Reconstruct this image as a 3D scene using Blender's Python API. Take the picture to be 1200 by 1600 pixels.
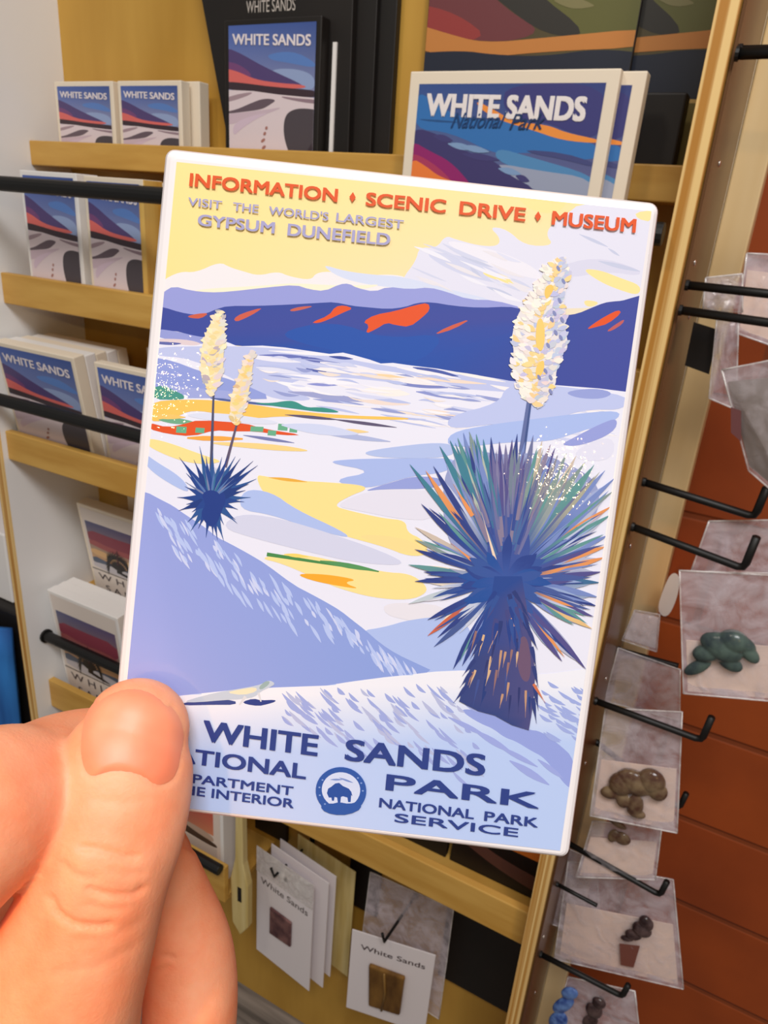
import bpy, bmesh, math, random
import numpy as np
from mathutils import Vector, Matrix, noise
from mathutils.geometry import tessellate_polygon
from mathutils.bvhtree import BVHTree

for o in list(bpy.data.objects): bpy.data.objects.remove(o)
SC = bpy.context.scene
COL = SC.collection
rnd = random.Random(7)

# ------------------------------------------------------------------ camera
H = 1.57                       # eye height of the phone above the floor (m)
F = 1130.0                     # focal length in pixels of the 1200x1600 frame
R = np.array([[0.87815465, 0.23892239, -0.41443999],
              [0.47298609, -0.30395263, 0.82698063],
              [0.07161407, -0.92224123, -0.37992439]])   # columns: right, down, forward
cam_d = bpy.data.cameras.new('camera')
cam_d.sensor_fit = 'HORIZONTAL'
cam_d.sensor_width = 36.0
cam_d.lens = 36.0 * F / 1200.0
cam_d.clip_start = 0.01
cam_d.dof.use_dof = True
cam_d.dof.focus_distance = 0.119
cam_d.dof.aperture_fstop = 110
cam = bpy.data.objects.new('camera', cam_d)
COL.objects.link(cam)
cam.matrix_world = Matrix(((R[0, 0], -R[0, 1], -R[0, 2], 0), (R[1, 0], -R[1, 1], -R[1, 2], 0),
                           (R[2, 0], -R[2, 1], -R[2, 2], H), (0, 0, 0, 1)))
SC.camera = cam

# ------------------------------------------------------------------ light and exposure
SC.view_settings.view_transform = 'Standard'
SC.view_settings.look = 'None'
SC.view_settings.gamma = 1.0
SC.view_settings.exposure = 0.0
SC.view_settings.use_curve_mapping = False
SC.cycles.max_bounces = 8
SC.cycles.transparent_max_bounces = 24
world = bpy.data.worlds.new('shop_ambient')
SC.world = world
world.use_nodes = True
bg = world.node_tree.nodes['Background']
bg.inputs[0].default_value = (1.0, 0.95, 0.90, 1)
bg.inputs[1].default_value = 0.24

def depth_pt(u, v, z):
    """point that lies z metres in front of the lens"""
    d = R @ np.array([(u - 600) / F * z, (v - 800) / F * z, z])
    return Vector((d[0], d[1], d[2] + H))

def light(name, kind, loc, target, energy, color, size=0.5, size_y=None, angle=None, blend=0.5):
    d = bpy.data.lights.new(name, kind)
    d.energy = energy
    d.color = color
    if kind == 'AREA':
        d.size = size
        if size_y:
            d.shape = 'RECTANGLE'
            d.size_y = size_y
    else:
        d.shadow_soft_size = size
    if kind == 'SPOT':
        d.spot_size = math.radians(angle)
        d.spot_blend = blend
    o = bpy.data.objects.new(name, d)
    COL.objects.link(o)
    o.location = loc
    o.rotation_euler = (Vector(target) - Vector(loc)).to_track_quat('-Z', 'Y').to_euler()
    return o
# cool ceiling panel behind the customer, warm track spots over the shelf, narrow spot added to warm the hand alone
light('ceiling_panel_light', 'AREA', (0.55, -0.95, 3.4), (-0.1, 0.3, 1.4), 43, (0.92, 0.95, 1.0), 1.0, 0.8)
light('shelf_spot', 'SPOT', (-0.65, -0.5, 2.75), (-0.60, 0.75, 1.35), 17, (1.0, 0.88, 0.72), 0.10, angle=74)
light('side_spot', 'SPOT', (0.45, -0.35, 2.7), (-0.02, 0.75, 1.2), 13, (1.0, 0.80, 0.60), 0.08, angle=60)
light('added_hand_spot', 'SPOT', (-0.06, -0.863, 1.73), depth_pt(-50, 1570, .113), 24, (1.0, 0.40, 0.05), 0.03, angle=7.4, blend=1.0)
light('added_glint_bulb', 'POINT', (1.28, -1.5, 2.20), (0, 0, 0), 14, (1.0, 0.62, 0.20), 0.016)  # unseen bulb added at the mirror angle for the magnet's gold glints
light('added_glint_bulb', 'POINT', (0.09, -1.5, 2.17), (0, 0, 0), 3, (1.0, 0.70, 0.28), 0.016)  # second unseen bulb added for the glints at the left edge

# ------------------------------------------------------------------ helpers
def at(u, v, Y):
    d = R @ np.array([(u - 600) / F, (v - 800) / F, 1.0])
    d = d * (Y / d[1])
    return Vector((d[0], d[1], d[2] + H))

def lin(c):
    r = []
    for x in c[:3]:
        x = x / 255.0
        r.append(x / 12.92 if x <= 0.04045 else ((x + 0.055) / 1.055) ** 2.4)
    return r

def mat(name, c, rough=0.5, metal=0.0, **kw):
    m = bpy.data.materials.new(name)
    m.use_nodes = True
    b = m.node_tree.nodes['Principled BSDF']
    b.inputs['Base Color'].default_value = (*lin(c), 1)
    b.inputs['Roughness'].default_value = rough
    b.inputs['Metallic'].default_value = metal
    for k, v in kw.items():
        b.inputs[k.replace('_', ' ')].default_value = v
    return m

def noise_mix(m, c1, c2, scale=(8, 8, 8), detail=4, lo=0.35, hi=0.65, bump=0.0, nscale=1.0, target='Base Color'):
    nt = m.node_tree
    b = nt.nodes['Principled BSDF']
    tc = nt.nodes.new('ShaderNodeTexCoord')
    mp = nt.nodes.new('ShaderNodeMapping')
    mp.inputs['Scale'].default_value = scale
    nz = nt.nodes.new('ShaderNodeTexNoise')
    nz.inputs['Scale'].default_value = nscale
    nz.inputs['Detail'].default_value = detail
    cr = nt.nodes.new('ShaderNodeValToRGB')
    cr.color_ramp.elements[0].position = lo
    cr.color_ramp.elements[1].position = hi
    cr.color_ramp.elements[0].color = (*lin(c1), 1)
    cr.color_ramp.elements[1].color = (*lin(c2), 1)
    L = nt.links.new
    L(tc.outputs['Object'], mp.inputs[0]); L(mp.outputs[0], nz.inputs['Vector'])
    L(nz.outputs['Fac'], cr.inputs[0]); L(cr.outputs[0], b.inputs[target])
    if bump:
        bp = nt.nodes.new('ShaderNodeBump')
        bp.inputs['Strength'].default_value = bump
        bp.inputs['Distance'].default_value = 0.002
        L(nz.outputs['Fac'], bp.inputs['Height']); L(bp.outputs[0], b.inputs['Normal'])
    return m

def plastic(name, c, alpha, rough=0.15, trans=0.0):
    m = bpy.data.materials.new(name)
    m.use_nodes = True
    nt = m.node_tree
    b = nt.nodes['Principled BSDF']
    b.inputs['Base Color'].default_value = (*lin(c), 1)
    b.inputs['Roughness'].default_value = rough
    b.inputs['Alpha'].default_value = alpha
    b.inputs['Specular IOR Level'].default_value = 0.9
    # cloudy film: creases take more light
    tc = nt.nodes.new('ShaderNodeTexCoord')
    nz = nt.nodes.new('ShaderNodeTexNoise')
    nz.inputs['Scale'].default_value = 38
    nz.inputs['Detail'].default_value = 5
    nz.inputs['Distortion'].default_value = 1.2
    mr = nt.nodes.new('ShaderNodeMapRange')
    mr.inputs['From Min'].default_value = 0.35; mr.inputs['From Max'].default_value = 0.7
    mr.inputs['To Min'].default_value = alpha * 0.45; mr.inputs['To Max'].default_value = min(1, alpha * 1.7)
    bp = nt.nodes.new('ShaderNodeBump')
    bp.inputs['Strength'].default_value = 0.6
    bp.inputs['Distance'].default_value = 0.004
    L = nt.links.new
    L(tc.outputs['Object'], nz.inputs['Vector']); L(nz.outputs['Fac'], mr.inputs['Value'])
    L(mr.outputs[0], b.inputs['Alpha']); L(nz.outputs['Fac'], bp.inputs['Height']); L(bp.outputs[0], b.inputs['Normal'])
    return m

def print_mat(name, rough=0.3, coat=0.0, coat_rough=0.05, bump=0.0, spec=0.5):
    m = bpy.data.materials.new(name)
    m.use_nodes = True
    nt = m.node_tree
    b = nt.nodes['Principled BSDF']
    a = nt.nodes.new('ShaderNodeVertexColor')
    a.layer_name = 'Col'
    nt.links.new(a.outputs['Color'], b.inputs['Base Color'])
    b.inputs['Roughness'].default_value = rough
    b.inputs['Specular IOR Level'].default_value = spec
    b.inputs['Coat Weight'].default_value = coat
    b.inputs['Coat Roughness'].default_value = coat_rough
    if bump:
        tc = nt.nodes.new('ShaderNodeTexCoord')
        nz = nt.nodes.new('ShaderNodeTexNoise')
        nz.inputs['Scale'].default_value = 950
        nz.inputs['Detail'].default_value = 1
        bp = nt.nodes.new('ShaderNodeBump')
        bp.inputs['Strength'].default_value = bump
        bp.inputs['Distance'].default_value = 0.00004
        nt.links.new(tc.outputs['Object'], nz.inputs['Vector'])
        nt.links.new(nz.outputs['Fac'], bp.inputs['Height'])
        nt.links.new(bp.outputs[0], b.inputs['Coat Normal'])
    return m

class MB:
    def __init__(self):
        self.v = []; self.f = []; self.c = []
    def add(self, vs, fs, col=None):
        n = len(self.v)
        self.v += [tuple(p) for p in vs]
        self.f += [tuple(i + n for i in f) for f in fs]
        if col is not None:
            if isinstance(col[0], (int, float)): col = [col] * len(vs)
            self.c += [(*lin(c), 1.0) for c in col]
        return self
    def box(self, x0, x1, y0, y1, z0, z1):
        vs = [(x, y, z) for x in (x0, x1) for y in (y0, y1) for z in (z0, z1)]
        return self.add(vs, [(0, 1, 3, 2), (4, 6, 7, 5), (0, 4, 5, 1), (2, 3, 7, 6), (0, 2, 6, 4), (1, 5, 7, 3)])
    def prism(self, pts, y0, y1):
        """outline in x,z pushed from y0 to y1"""
        n = len(pts)
        vs = [(p[0], y0, p[1]) for p in pts] + [(p[0], y1, p[1]) for p in pts]
        fs = [tuple(range(n)), tuple(reversed(range(n, 2 * n)))]
        fs += [(i, i + n, (i + 1) % n + n, (i + 1) % n) for i in range(n)]
        return self.add(vs, fs)
    def tube(self, pts, r, n=12, cap=True):
        pts = [Vector(p) for p in pts]
        rs = r if isinstance(r, (list, tuple)) else [r] * len(pts)
        up = Vector((0.123, 0.456, 0.88)).normalized()
        base = len(self.v)
        vs = []; fs = []
        for i, p in enumerate(pts):
            t = (pts[min(i + 1, len(pts) - 1)] - pts[max(i - 1, 0)]).normalized()
            a = t.cross(up).normalized(); b = t.cross(a)
            for k in range(n):
                w = 2 * math.pi * k / n
                vs.append(p + (a * math.cos(w) + b * math.sin(w)) * rs[i])
        for i in range(len(pts) - 1):
            for k in range(n):
                fs.append((i * n + k, i * n + (k + 1) % n, (i + 1) * n + (k + 1) % n, (i + 1) * n + k))
        if cap:
            fs.append(tuple(range(n))); fs.append(tuple(reversed(range((len(pts) - 1) * n, len(pts) * n))))
        return self.add(vs, fs)
    def sphere(self, c, r, n=14, m=10, rot=None):
        c = Vector(c); r = (r, r, r) if isinstance(r, (int, float)) else r
        vs = []; fs = []
        for i in range(m + 1):
            t = math.pi * i / m
            for k in range(n):
                w = 2 * math.pi * k / n
                p = Vector((r[0] * math.sin(t) * math.cos(w), r[1] * math.sin(t) * math.sin(w), r[2] * math.cos(t)))
                if rot is not None: p = rot @ p
                vs.append(c + p)
        for i in range(m):
            for k in range(n):
                fs.append((i * n + k, i * n + (k + 1) % n, (i + 1) * n + (k + 1) % n, (i + 1) * n + k))
        return self.add(vs, fs)
    def build(self, name, m, parent=None, bevel=0, seg=2, smooth=False, origin=None):
        me = bpy.data.meshes.new(name)
        vs = self.v
        if origin is not None:
            vs = [(p[0] - origin[0], p[1] - origin[1], p[2] - origin[2]) for p in vs]
        me.from_pydata(vs, [], self.f)
        if self.c:
            at_ = me.color_attributes.new('Col', 'FLOAT_COLOR', 'POINT')
            at_.data.foreach_set('color', [x for c in self.c for x in c])
        else:
            b = bmesh.new(); b.from_mesh(me)
            bmesh.ops.remove_doubles(b, verts=b.verts, dist=1e-7)
            bmesh.ops.recalc_face_normals(b, faces=b.faces)
            if bevel:
                es = [e for e in b.edges if len(e.link_faces) == 2 and e.calc_face_angle(0) > 0.5]
                bmesh.ops.bevel(b, geom=es, offset=bevel, segments=seg, profile=0.5, affect='EDGES', clamp_overlap=True)
            b.to_mesh(me); b.free()
        if smooth:
            me.polygons.foreach_set('use_smooth', [True] * len(me.polygons))
        me.materials.append(m)
        o = bpy.data.objects.new(name, me)
        COL.objects.link(o)
        if parent is not None: o.parent = parent
        return o

def tag(o, label, cat, group=None):
    o['label'] = label; o['category'] = cat
    if group: o['group'] = group
    return o

def thing(name, label, cat, loc, rot=(0, 0, 0), group=None):
    o = bpy.data.objects.new(name, None)
    COL.objects.link(o)
    o.empty_display_size = 0.02
    o.location = loc; o.rotation_euler = rot
    return tag(o, label, cat, group)

def struct(o):
    o['kind'] = 'structure'
    return o

def remesh(mb, voxel, smooth_it=8, fac=0.5):
    """one watertight skin over overlapping volumes -> (verts, faces)"""
    me = bpy.data.meshes.new('tmp'); me.from_pydata(mb.v, [], mb.f)
    b = bmesh.new(); b.from_mesh(me); bmesh.ops.recalc_face_normals(b, faces=b.faces); b.to_mesh(me); b.free()
    o = bpy.data.objects.new('tmp', me); COL.objects.link(o)
    r = o.modifiers.new('r', 'REMESH'); r.mode = 'VOXEL'; r.voxel_size = voxel
    s = o.modifiers.new('s', 'SMOOTH'); s.factor = fac; s.iterations = smooth_it
    dg = bpy.context.evaluated_depsgraph_get(); dg.update()
    ev = o.evaluated_get(dg); m2 = ev.to_mesh()
    vs = [tuple(v.co) for v in m2.vertices]; fs = [tuple(p.vertices) for p in m2.polygons]
    ev.to_mesh_clear()
    bpy.data.objects.remove(o); bpy.data.meshes.remove(me)
    return vs, fs

# ---- lettering
_tc = {}
def text_geom(s):
    k = s
    if k not in _tc:
        c = bpy.data.curves.new('t', 'FONT'); c.body = s; c.resolution_u = 4
        o = bpy.data.objects.new('t', c); COL.objects.link(o)
        dg = bpy.context.evaluated_depsgraph_get(); dg.update()
        ev = o.evaluated_get(dg); m = ev.to_mesh()
        vs = np.array([(v.co.x, v.co.y) for v in m.vertices]); fs = [tuple(p.vertices) for p in m.polygons]
        ev.to_mesh_clear(); bpy.data.objects.remove(o); bpy.data.curves.remove(c)
        lo = vs.min(0); hi = vs.max(0)
        _tc[k] = ((vs - lo) / (hi - lo), fs)
    return _tc[k]

def clip_poly(pts, quad):
    """clip (x,y,...) points against a convex quad"""
    cx = sum(q[0] for q in quad) / 4; cy = sum(q[1] for q in quad) / 4
    for i in range(4):
        a = quad[i]; b = quad[(i + 1) % 4]
        def sd(p): return (b[0] - a[0]) * (p[1] - a[1]) - (b[1] - a[1]) * (p[0] - a[0])
        sg = 1 if sd((cx, cy)) > 0 else -1
        out = []
        for j in range(len(pts)):
            p, q = pts[j], pts[(j + 1) % len(pts)]
            dp, dq = sd(p) * sg, sd(q) * sg
            if dp >= 0: out.append(p)
            if (dp >= 0) != (dq >= 0):
                t = dp / (dp - dq)
                out.append(tuple(p[k] + (q[k] - p[k]) * t for k in range(len(p))))
        pts = out
        if len(pts) < 3: return []
    return pts

def smooth_poly(pts, n=2):
    """Chaikin rounding of a closed outline"""
    for _ in range(n):
        q = []
        for i in range(len(pts)):
            a, b = pts[i], pts[(i + 1) % len(pts)]
            q.append((a[0] * .75 + b[0] * .25, a[1] * .75 + b[1] * .25))
            q.append((a[0] * .25 + b[0] * .75, a[1] * .25 + b[1] * .75))
        pts = q
    return pts

class Art:
    """flat printed artwork: coloured shapes stacked in hair-thin layers on one mesh"""
    def __init__(self, quad, mapper, step):
        self.mb = MB(); self.quad = quad; self.map = mapper; self.step = step; self.i = 0
    def poly(self, col, pts, cols=None, up=True):
        pts = [tuple(p) for p in pts]
        if cols is not None:
            pts = [(*p, *c) for p, c in zip(pts, cols)]
        pts = clip_poly(pts, self.quad)
        if len(pts) < 3: return
        if up: self.i += 1
        h = self.i * self.step
        tri = tessellate_polygon([[Vector((p[0], p[1], 0)) for p in pts]])
        cc = [p[2:5] for p in pts] if cols is not None else col
        self.mb.add([self.map(p[0], p[1], h) for p in pts], tri, cc)
    def grad(self, pts4, cols4, n=8):
        """four-corner gradient patch TL,TR,BR,BL"""
        self.i += 1
        for a in range(n):
            for b in range(n):
                q = []; cs = []
                for (s, t) in ((a, b), (a + 1, b), (a + 1, b + 1), (a, b + 1)):
                    s /= n; t /= n
                    w = ((1 - s) * (1 - t), s * (1 - t), s * t, (1 - s) * t)
                    q.append(tuple(sum(w[k] * pts4[k][i] for k in range(4)) for i in range(2)))
                    cs.append(tuple(sum(w[k] * cols4[k][i] for k in range(4)) for i in range(3)))
                self.poly(None, q, cs, up=False)
    def stroke(self, col, a, b, w0, w1=0, bend=0.0, up=True):
        """tapering brush stroke from a to b"""
        dx, dy = b[0] - a[0], b[1] - a[1]
        l = math.hypot(dx, dy) or 1
        nx, ny = -dy / l, dx / l
        L = []; Rr = []
        for k in range(6):
            t = k / 5
            w = (w0 * (1 - t) + w1 * t) / 2 * (0.55 + 0.45 * math.sin(math.pi * min(1, t * 1.15 + .1)) if w1 == 0 else 1)
            if t == 1 and w1 == 0: w = 0.15
            o = bend * math.sin(math.pi * t)
            x, y = a[0] + dx * t + nx * o, a[1] + dy * t + ny * o
            L.append((x + nx * w, y + ny * w)); Rr.append((x - nx * w, y - ny * w))
        self.poly(col, L + Rr[::-1], up=up)
    def lens(self, col, a, b, w, bend=0.0, up=True):
        dx, dy = b[0] - a[0], b[1] - a[1]
        l = math.hypot(dx, dy) or 1
        nx, ny = -dy / l, dx / l
        L = []; Rr = []
        for k in range(7):
            t = k / 6
            q = w / 2 * math.sin(math.pi * (0.04 + 0.92 * t)); o = bend * math.sin(math.pi * t)
            x, y = a[0] + dx * t + nx * o, a[1] + dy * t + ny * o
            L.append((x + nx * q, y + ny * q)); Rr.append((x - nx * q, y - ny * q))
        self.poly(col, L + Rr[::-1], up=up)
    def ell(self, col, c, rx, ry, ang=0, n=12, up=True):
        ca, sa = math.cos(ang), math.sin(ang)
        self.poly(col, [(c[0] + rx * math.cos(2 * math.pi * k / n) * ca - ry * math.sin(2 * math.pi * k / n) * sa,
                         c[1] + rx * math.cos(2 * math.pi * k / n) * sa + ry * math.sin(2 * math.pi * k / n) * ca) for k in range(n)], up=up)
    def text(self, s, p0, p1, h, col, bold=0.0, upv=(0, -1), shear=0.0):
        """s set along the baseline p0-p1, cap height h in direction upv"""
        vs, fs = text_geom(s)
        b = bold * h * 1.5
        l = math.hypot(p1[0] - p0[0], p1[1] - p0[1]) or 1
        ex, ey = (p1[0] - p0[0]) / l, (p1[1] - p0[1]) / l
        for dx, dy in ((-b, -b * .5), (b, -b * .5), (b, b * .5), (-b, b * .5), (0, 0)) if bold else ((0, 0),):
            self.i += 1
            z = self.i * self.step
            pts = []
            for x, y in vs:
                xx = b / l + x * (1 - 2 * b / l) + shear * y; yy = y * (h - b) + b * .5 + dy
                pts.append(self.map(p0[0] + (p1[0] - p0[0]) * xx + upv[0] * yy + ex * dx, p0[1] + (p1[1] - p0[1]) * xx + upv[1] * yy + ey * dx, z))
            self.mb.add(pts, fs, col)

# ------------------------------------------------------------------ materials
M = {}
M['ply_face'] = noise_mix(mat('amber_plywood', (205, 158, 70), 0.45), (196, 146, 62), (214, 168, 84), (3, 3, 22), 5, nscale=2.0)
M['ply_back'] = noise_mix(mat('amber_back_panel', (190, 140, 50), 0.5), (182, 136, 48), (204, 158, 68), (5, 5, 0.9), 4, nscale=2.0)
M['ply_edge'] = noise_mix(mat('plywood_edge', (222, 180, 104), 0.5), (186, 128, 48), (240, 204, 136), (210, 0.01, 0.8), 2, lo=0.42, hi=0.58)
M['white_paint'] = mat('white_laminate', (246, 246, 246), 0.4)
M['end_laminate'] = noise_mix(mat('grey_brown_end_laminate', (96, 64, 38), 0.32, 0.15), (84, 52, 28), (116, 82, 52), (2, 2, 0.7), 3, nscale=3.0)
M['tan'] = noise_mix(mat('tan_batten', (226, 196, 140), 0.35), (222, 188, 130), (238, 210, 160), (9, 9, 1.0), 3, nscale=2.0)
M['black'] = mat('black_metal', (8, 7, 6), 0.5)
M['black_card'] = noise_mix(mat('black_card', (18, 12, 9), 0.55), (11, 7, 5), (24, 16, 11), (6, 6, 6), 3)
M['cream'] = mat('cream_edge', (236, 222, 200), 0.55)
M['steel'] = mat('steel_screw', (230, 225, 215), 0.2, 1.0)
M['white'] = mat('white_edge', (240, 236, 232), 0.5)
M['warm_lit_side'] = noise_mix(mat('warm_lit_gold', (214, 166, 74), 0.5), (200, 148, 56), (224, 182, 96), (60, 60, 4), 3)  # gold tone stands for warm light on a block side
M['palewood'] = noise_mix(mat('pale_wood', (216, 194, 128), 0.55), (204, 178, 108), (226, 206, 146), (60, 60, 5), 3)
M['print'] = print_mat('printed_card', 0.4)
M['gloss_print'] = print_mat('glossy_print', 0.42)
M['bag'] = plastic('clear_plastic_bag', (226, 214, 222), 0.46)
M['bag_front'] = plastic('cloudy_plastic_bag', (232, 222, 228), 0.24)
M['bag_edge'] = plastic('pale_plastic', (244, 238, 236), 0.62)
M['pinkcard'] = mat('pale_pink_card', (244, 216, 200), 0.6)
M['whitecard'] = mat('white_card', (238, 230, 232), 0.55)
M['greycard'] = mat('grey_card', (150, 138, 130), 0.5)
M['blue'] = noise_mix(mat('blue_fabric', (30, 105, 190), 0.8), (16, 70, 140), (48, 130, 210), (14, 14, 3), 3)
M['teal'] = noise_mix(mat('teal_stone', (62, 92, 92), 0.25), (50, 62, 66), (86, 104, 96), (60, 60, 60), 3)
M['brownstone'] = noise_mix(mat('brown_stone', (110, 82, 62), 0.2), (84, 54, 42), (134, 112, 84), (70, 70, 70), 3)
M['darkstone'] = noise_mix(mat('dark_stone', (64, 46, 46), 0.2), (46, 30, 32), (92, 72, 70), (70, 70, 70), 3)
M['bluestone'] = noise_mix(mat('blue_ribbon', (60, 92, 160), 0.35), (44, 70, 140), (110, 146, 206), (90, 90, 90), 3)

# adobe brick wall
mb_ = bpy.data.materials.new('adobe_brick')
mb_.use_nodes = True
nt = mb_.node_tree; bs = nt.nodes['Principled BSDF']
tc = nt.nodes.new('ShaderNodeTexCoord'); mp = nt.nodes.new('ShaderNodeMapping')
mp.inputs['Rotation'].default_value = (math.pi / 2, 0, 0); mp.inputs['Location'].default_value = (0.31, 0.049, 0)
br = nt.nodes.new('ShaderNodeTexBrick')
br.inputs['Scale'].default_value = 1.0
br.inputs['Brick Width'].default_value = 0.62; br.inputs['Row Height'].default_value = 0.150
br.inputs['Mortar Size'].default_value = 0.006; br.inputs['Mortar Smooth'].default_value = 0.6
br.inputs['Color1'].default_value = (*lin((168, 74, 10)), 1); br.inputs['Color2'].default_value = (*lin((156, 66, 10)), 1)
br.inputs['Mortar'].default_value = (*lin((138, 62, 16)), 1)
nz = nt.nodes.new('ShaderNodeTexNoise'); nz.inputs['Scale'].default_value = 9; nz.inputs['Detail'].default_value = 6
mx = nt.nodes.new('ShaderNodeMix'); mx.data_type = 'RGBA'; mx.blend_type = 'MULTIPLY'; mx.inputs['Factor'].default_value = 0.55
cr = nt.nodes.new('ShaderNodeValToRGB'); cr.color_ramp.elements[0].color = (.55, .5, .45, 1); cr.color_ramp.elements[1].color = (1, 1, 1, 1)
cr.color_ramp.elements[0].position = .3; cr.color_ramp.elements[1].position = .7
L_ = nt.links.new
L_(tc.outputs['Object'], mp.inputs[0]); L_(mp.outputs[0], br.inputs['Vector']); L_(tc.outputs['Object'], nz.inputs['Vector'])
L_(nz.outputs['Fac'], cr.inputs[0]); L_(br.outputs['Color'], mx.inputs['A']); L_(cr.outputs[0], mx.inputs['B'])
L_(mx.outputs['Result'], bs.inputs['Base Color'])
bs.inputs['Roughness'].default_value = 0.8
bp = nt.nodes.new('ShaderNodeBump'); bp.inputs['Strength'].default_value = 0.5; bp.inputs['Distance'].default_value = 0.004
L_(br.outputs['Fac'], bp.inputs['Height']); bp.invert = True; L_(bp.outputs[0], bs.inputs['Normal'])

# grey weathered plank floor
fl = noise_mix(mat('grey_planks', (120, 112, 106), 0.7), (84, 78, 74), (150, 140, 132), (1.2, 26, 1), 6, nscale=2.0, bump=0.3)

# ------------------------------------------------------------------ setting
struct(MB().box(-2.6, 2.6, -2.2, 0.96, -0.06, 0.0).build('floor', fl))
struct(MB().box(-2.6, 2.6, 0.93, 1.03, 0.0, 2.9).build('wall_back', mb_))

# ------------------------------------------------------------------ display shelf
XL, XR = -1.0, -0.095          # inner faces of the two side panels
YB = 0.845                     # face of the back panel
shelf = thing('display_shelf', 'tall amber plywood souvenir shelf with sloping tiers and white inner side', 'shelf', (-0.55, 0.76, 0))
so = (-0.55, 0.76, 0)
MB().box(XL, XR, YB, 0.858, 0.0, 2.05).build('back_panel', M['ply_back'], shelf, origin=so)
sp = MB().box(-1.0165, XL, 0.672, 0.858, 0.0, 2.05).build('side_panel', M['white_paint'], shelf, origin=so)
MB().box(-1.0165, XL, 0.668, 0.672, 0.0, 2.05).build('edge_strip', M['ply_edge'], sp, origin=so)
sp = MB().box(XR, -0.0785, 0.674, 0.858, 0.0, 2.05).build('side_panel', M['ply_back'], shelf, origin=so)
MB().box(XR, -0.0785, 0.669, 0.674, 0.0, 2.05).build('edge_strip', M['ply_edge'], sp, origin=so)
e_ = MB().box(-0.0780, -0.0755, 0.680, 0.856, 0.0, 2.05).build('end_sheet', M['end_laminate'], shelf, origin=so)
e_['label'] = 'shiny grey brown sheet on the outside of the shelf'
MB().box(-0.0780, -0.0752, 0.8562, 0.8580, 0.0, 2.05).build('bright_corner_line', mat('bright_line', (252, 232, 196), 0.3), shelf, origin=so)  # pale strip added for the bright line along the back corner
for z in (1.63, 1.55, 1.5, 1.28, 1.09, 0.98, 0.72, 0.55):
    MB().sphere((-0.0755, 0.70 + 0.11 * rnd.random(), z), (0.0015, 0.003, 0.003), 10, 6).build('screw', M['steel'], e_, smooth=True, origin=so)
def tier(yf, zb, zt, yb=YB, x0=XL, x1=XR, board=None):
    l = MB().box(x0, x1, yf, yf + 0.012, zb, zt).build('ledge', M['ply_face'], shelf, bevel=0.0015, origin=so)
    MB().box(x0, x1, yf + 0.012, yb, zb, zb + 0.010).build('shelf_board', M['ply_face'], l, origin=so)
    return zb + 0.010
Z1 = tier(0.775, 1.599, 1.631)
Z2 = tier(0.705, 1.410, 1.453)
Z3 = tier(0.680, 1.176, 1.222)
Z4 = tier(0.700, 0.695, 0.753)
Z5 = tier(0.700, 0.448, 0.528, x1=-0.60)
MB().box(XL, -0.60, 0.785, YB, 0.895, 0.905).build('shelf_board', M['ply_face'], shelf, origin=so)
# pale end bracket of the lowest ledge, with its slot
br_ = MB()
br_.prism([(-0.585, 0.69), (-0.572, 0.69), (-0.570, 0.545), (-0.560, 0.50), (-0.560, 0.40), (-0.577, 0.372), (-0.594, 0.395), (-0.597, 0.50), (-0.587, 0.55)], 0.712, 0.726)
bk = br_.build('end_bracket', M['palewood'], shelf, bevel=0.002, origin=so)
MB().box(-0.581, -0.573, 0.7112, 0.7120, 0.455, 0.488).build('slot', M['black_card'], bk, origin=so)
# retaining rods in front of the tiers
def rod(label, x0, y, z, x1=-0.097):
    r = thing('retaining_rod', label, 'rod', (x0, y, z), group='black retaining rods across the shelf')
    MB().tube([(0.0, 0, 0), (x1 - x0, 0, 0)], 0.0092, 14).build('bar', M['black'], r, smooth=False, bevel=0.001)
    MB().tube([(0.0, 0, 0), (0.004, 0, 0)], 0.0125, 14).build('end_flange', M['black'], r)
    return r
rod('black metal rod crossing the two upright print blocks of the second tier', -1.0, 0.655, 1.571)
rod('black metal rod crossing the forward leaning blocks of the third tier', -1.0, 0.656, 1.281)
rod('short black rod holding back the yucca sunset block above the thumb', -1.0, 0.706, 0.842, -0.55)
rod('lowest black bar, under the sunset print seen right of the thumb', -1.0, 0.690, 0.536, -0.60)  # black bar along the top of the lowest ledge

# batten standing behind the end of the shelf
tag(MB().box(-0.0755, -0.0445, 0.862, 0.900, 0.0, 2.3).build('wall_batten', M['tan'], bevel=0.002),
    'upright tan wooden batten between the shelf end and the brick wall', 'batten')

# things to the left of the shelf
cab = thing('black_cabinet', 'black cabinet standing left of the shelf side panel', 'cabinet', (-1.16, 0.80, 0))
MB().box(-0.13, 0.125, -0.12, 0.12, 0.0, 0.885).build('body', M['black_card'], cab, bevel=0.004)
MB().sphere((0.075, -0.1225, 0.60), 0.006, 10, 8).build('knob', mat('brass_knob', (200, 170, 90), 0.3, 1.0), cab, smooth=True)
tag(MB().box(-1.28, -1.07, 0.70, 0.90, 0.8855, 1.02).build('carton', M['white'], bevel=0.003), 'pale carton on top of the black cabinet', 'carton')
cl = MB()
n_ = 16
for i in range(n_ + 1):
    for j in range(n_ + 1):
        s, t = i / n_, j / n_
        x = -1.36 + (0.326 - 0.02 * (1 - t)) * s
        cl.v.append((x, 0.64 + 0.010 * math.sin(s * 17 + t * 3) + 0.02 * s, 0.0 + 0.865 * t))
for i in range(n_):
    for j in range(n_):
        a = i * (n_ + 1) + j
        cl.f.append((a, a + n_ + 1, a + n_ + 2, a + 1))
bl = cl.build('blue_garment', M['blue'], smooth=True)
md = bl.modifiers.new('s', 'SOLIDIFY'); md.thickness = 0.012
tag(bl, 'blue garment hanging in front of the black cabinet at the left edge', 'clothing')

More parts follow.
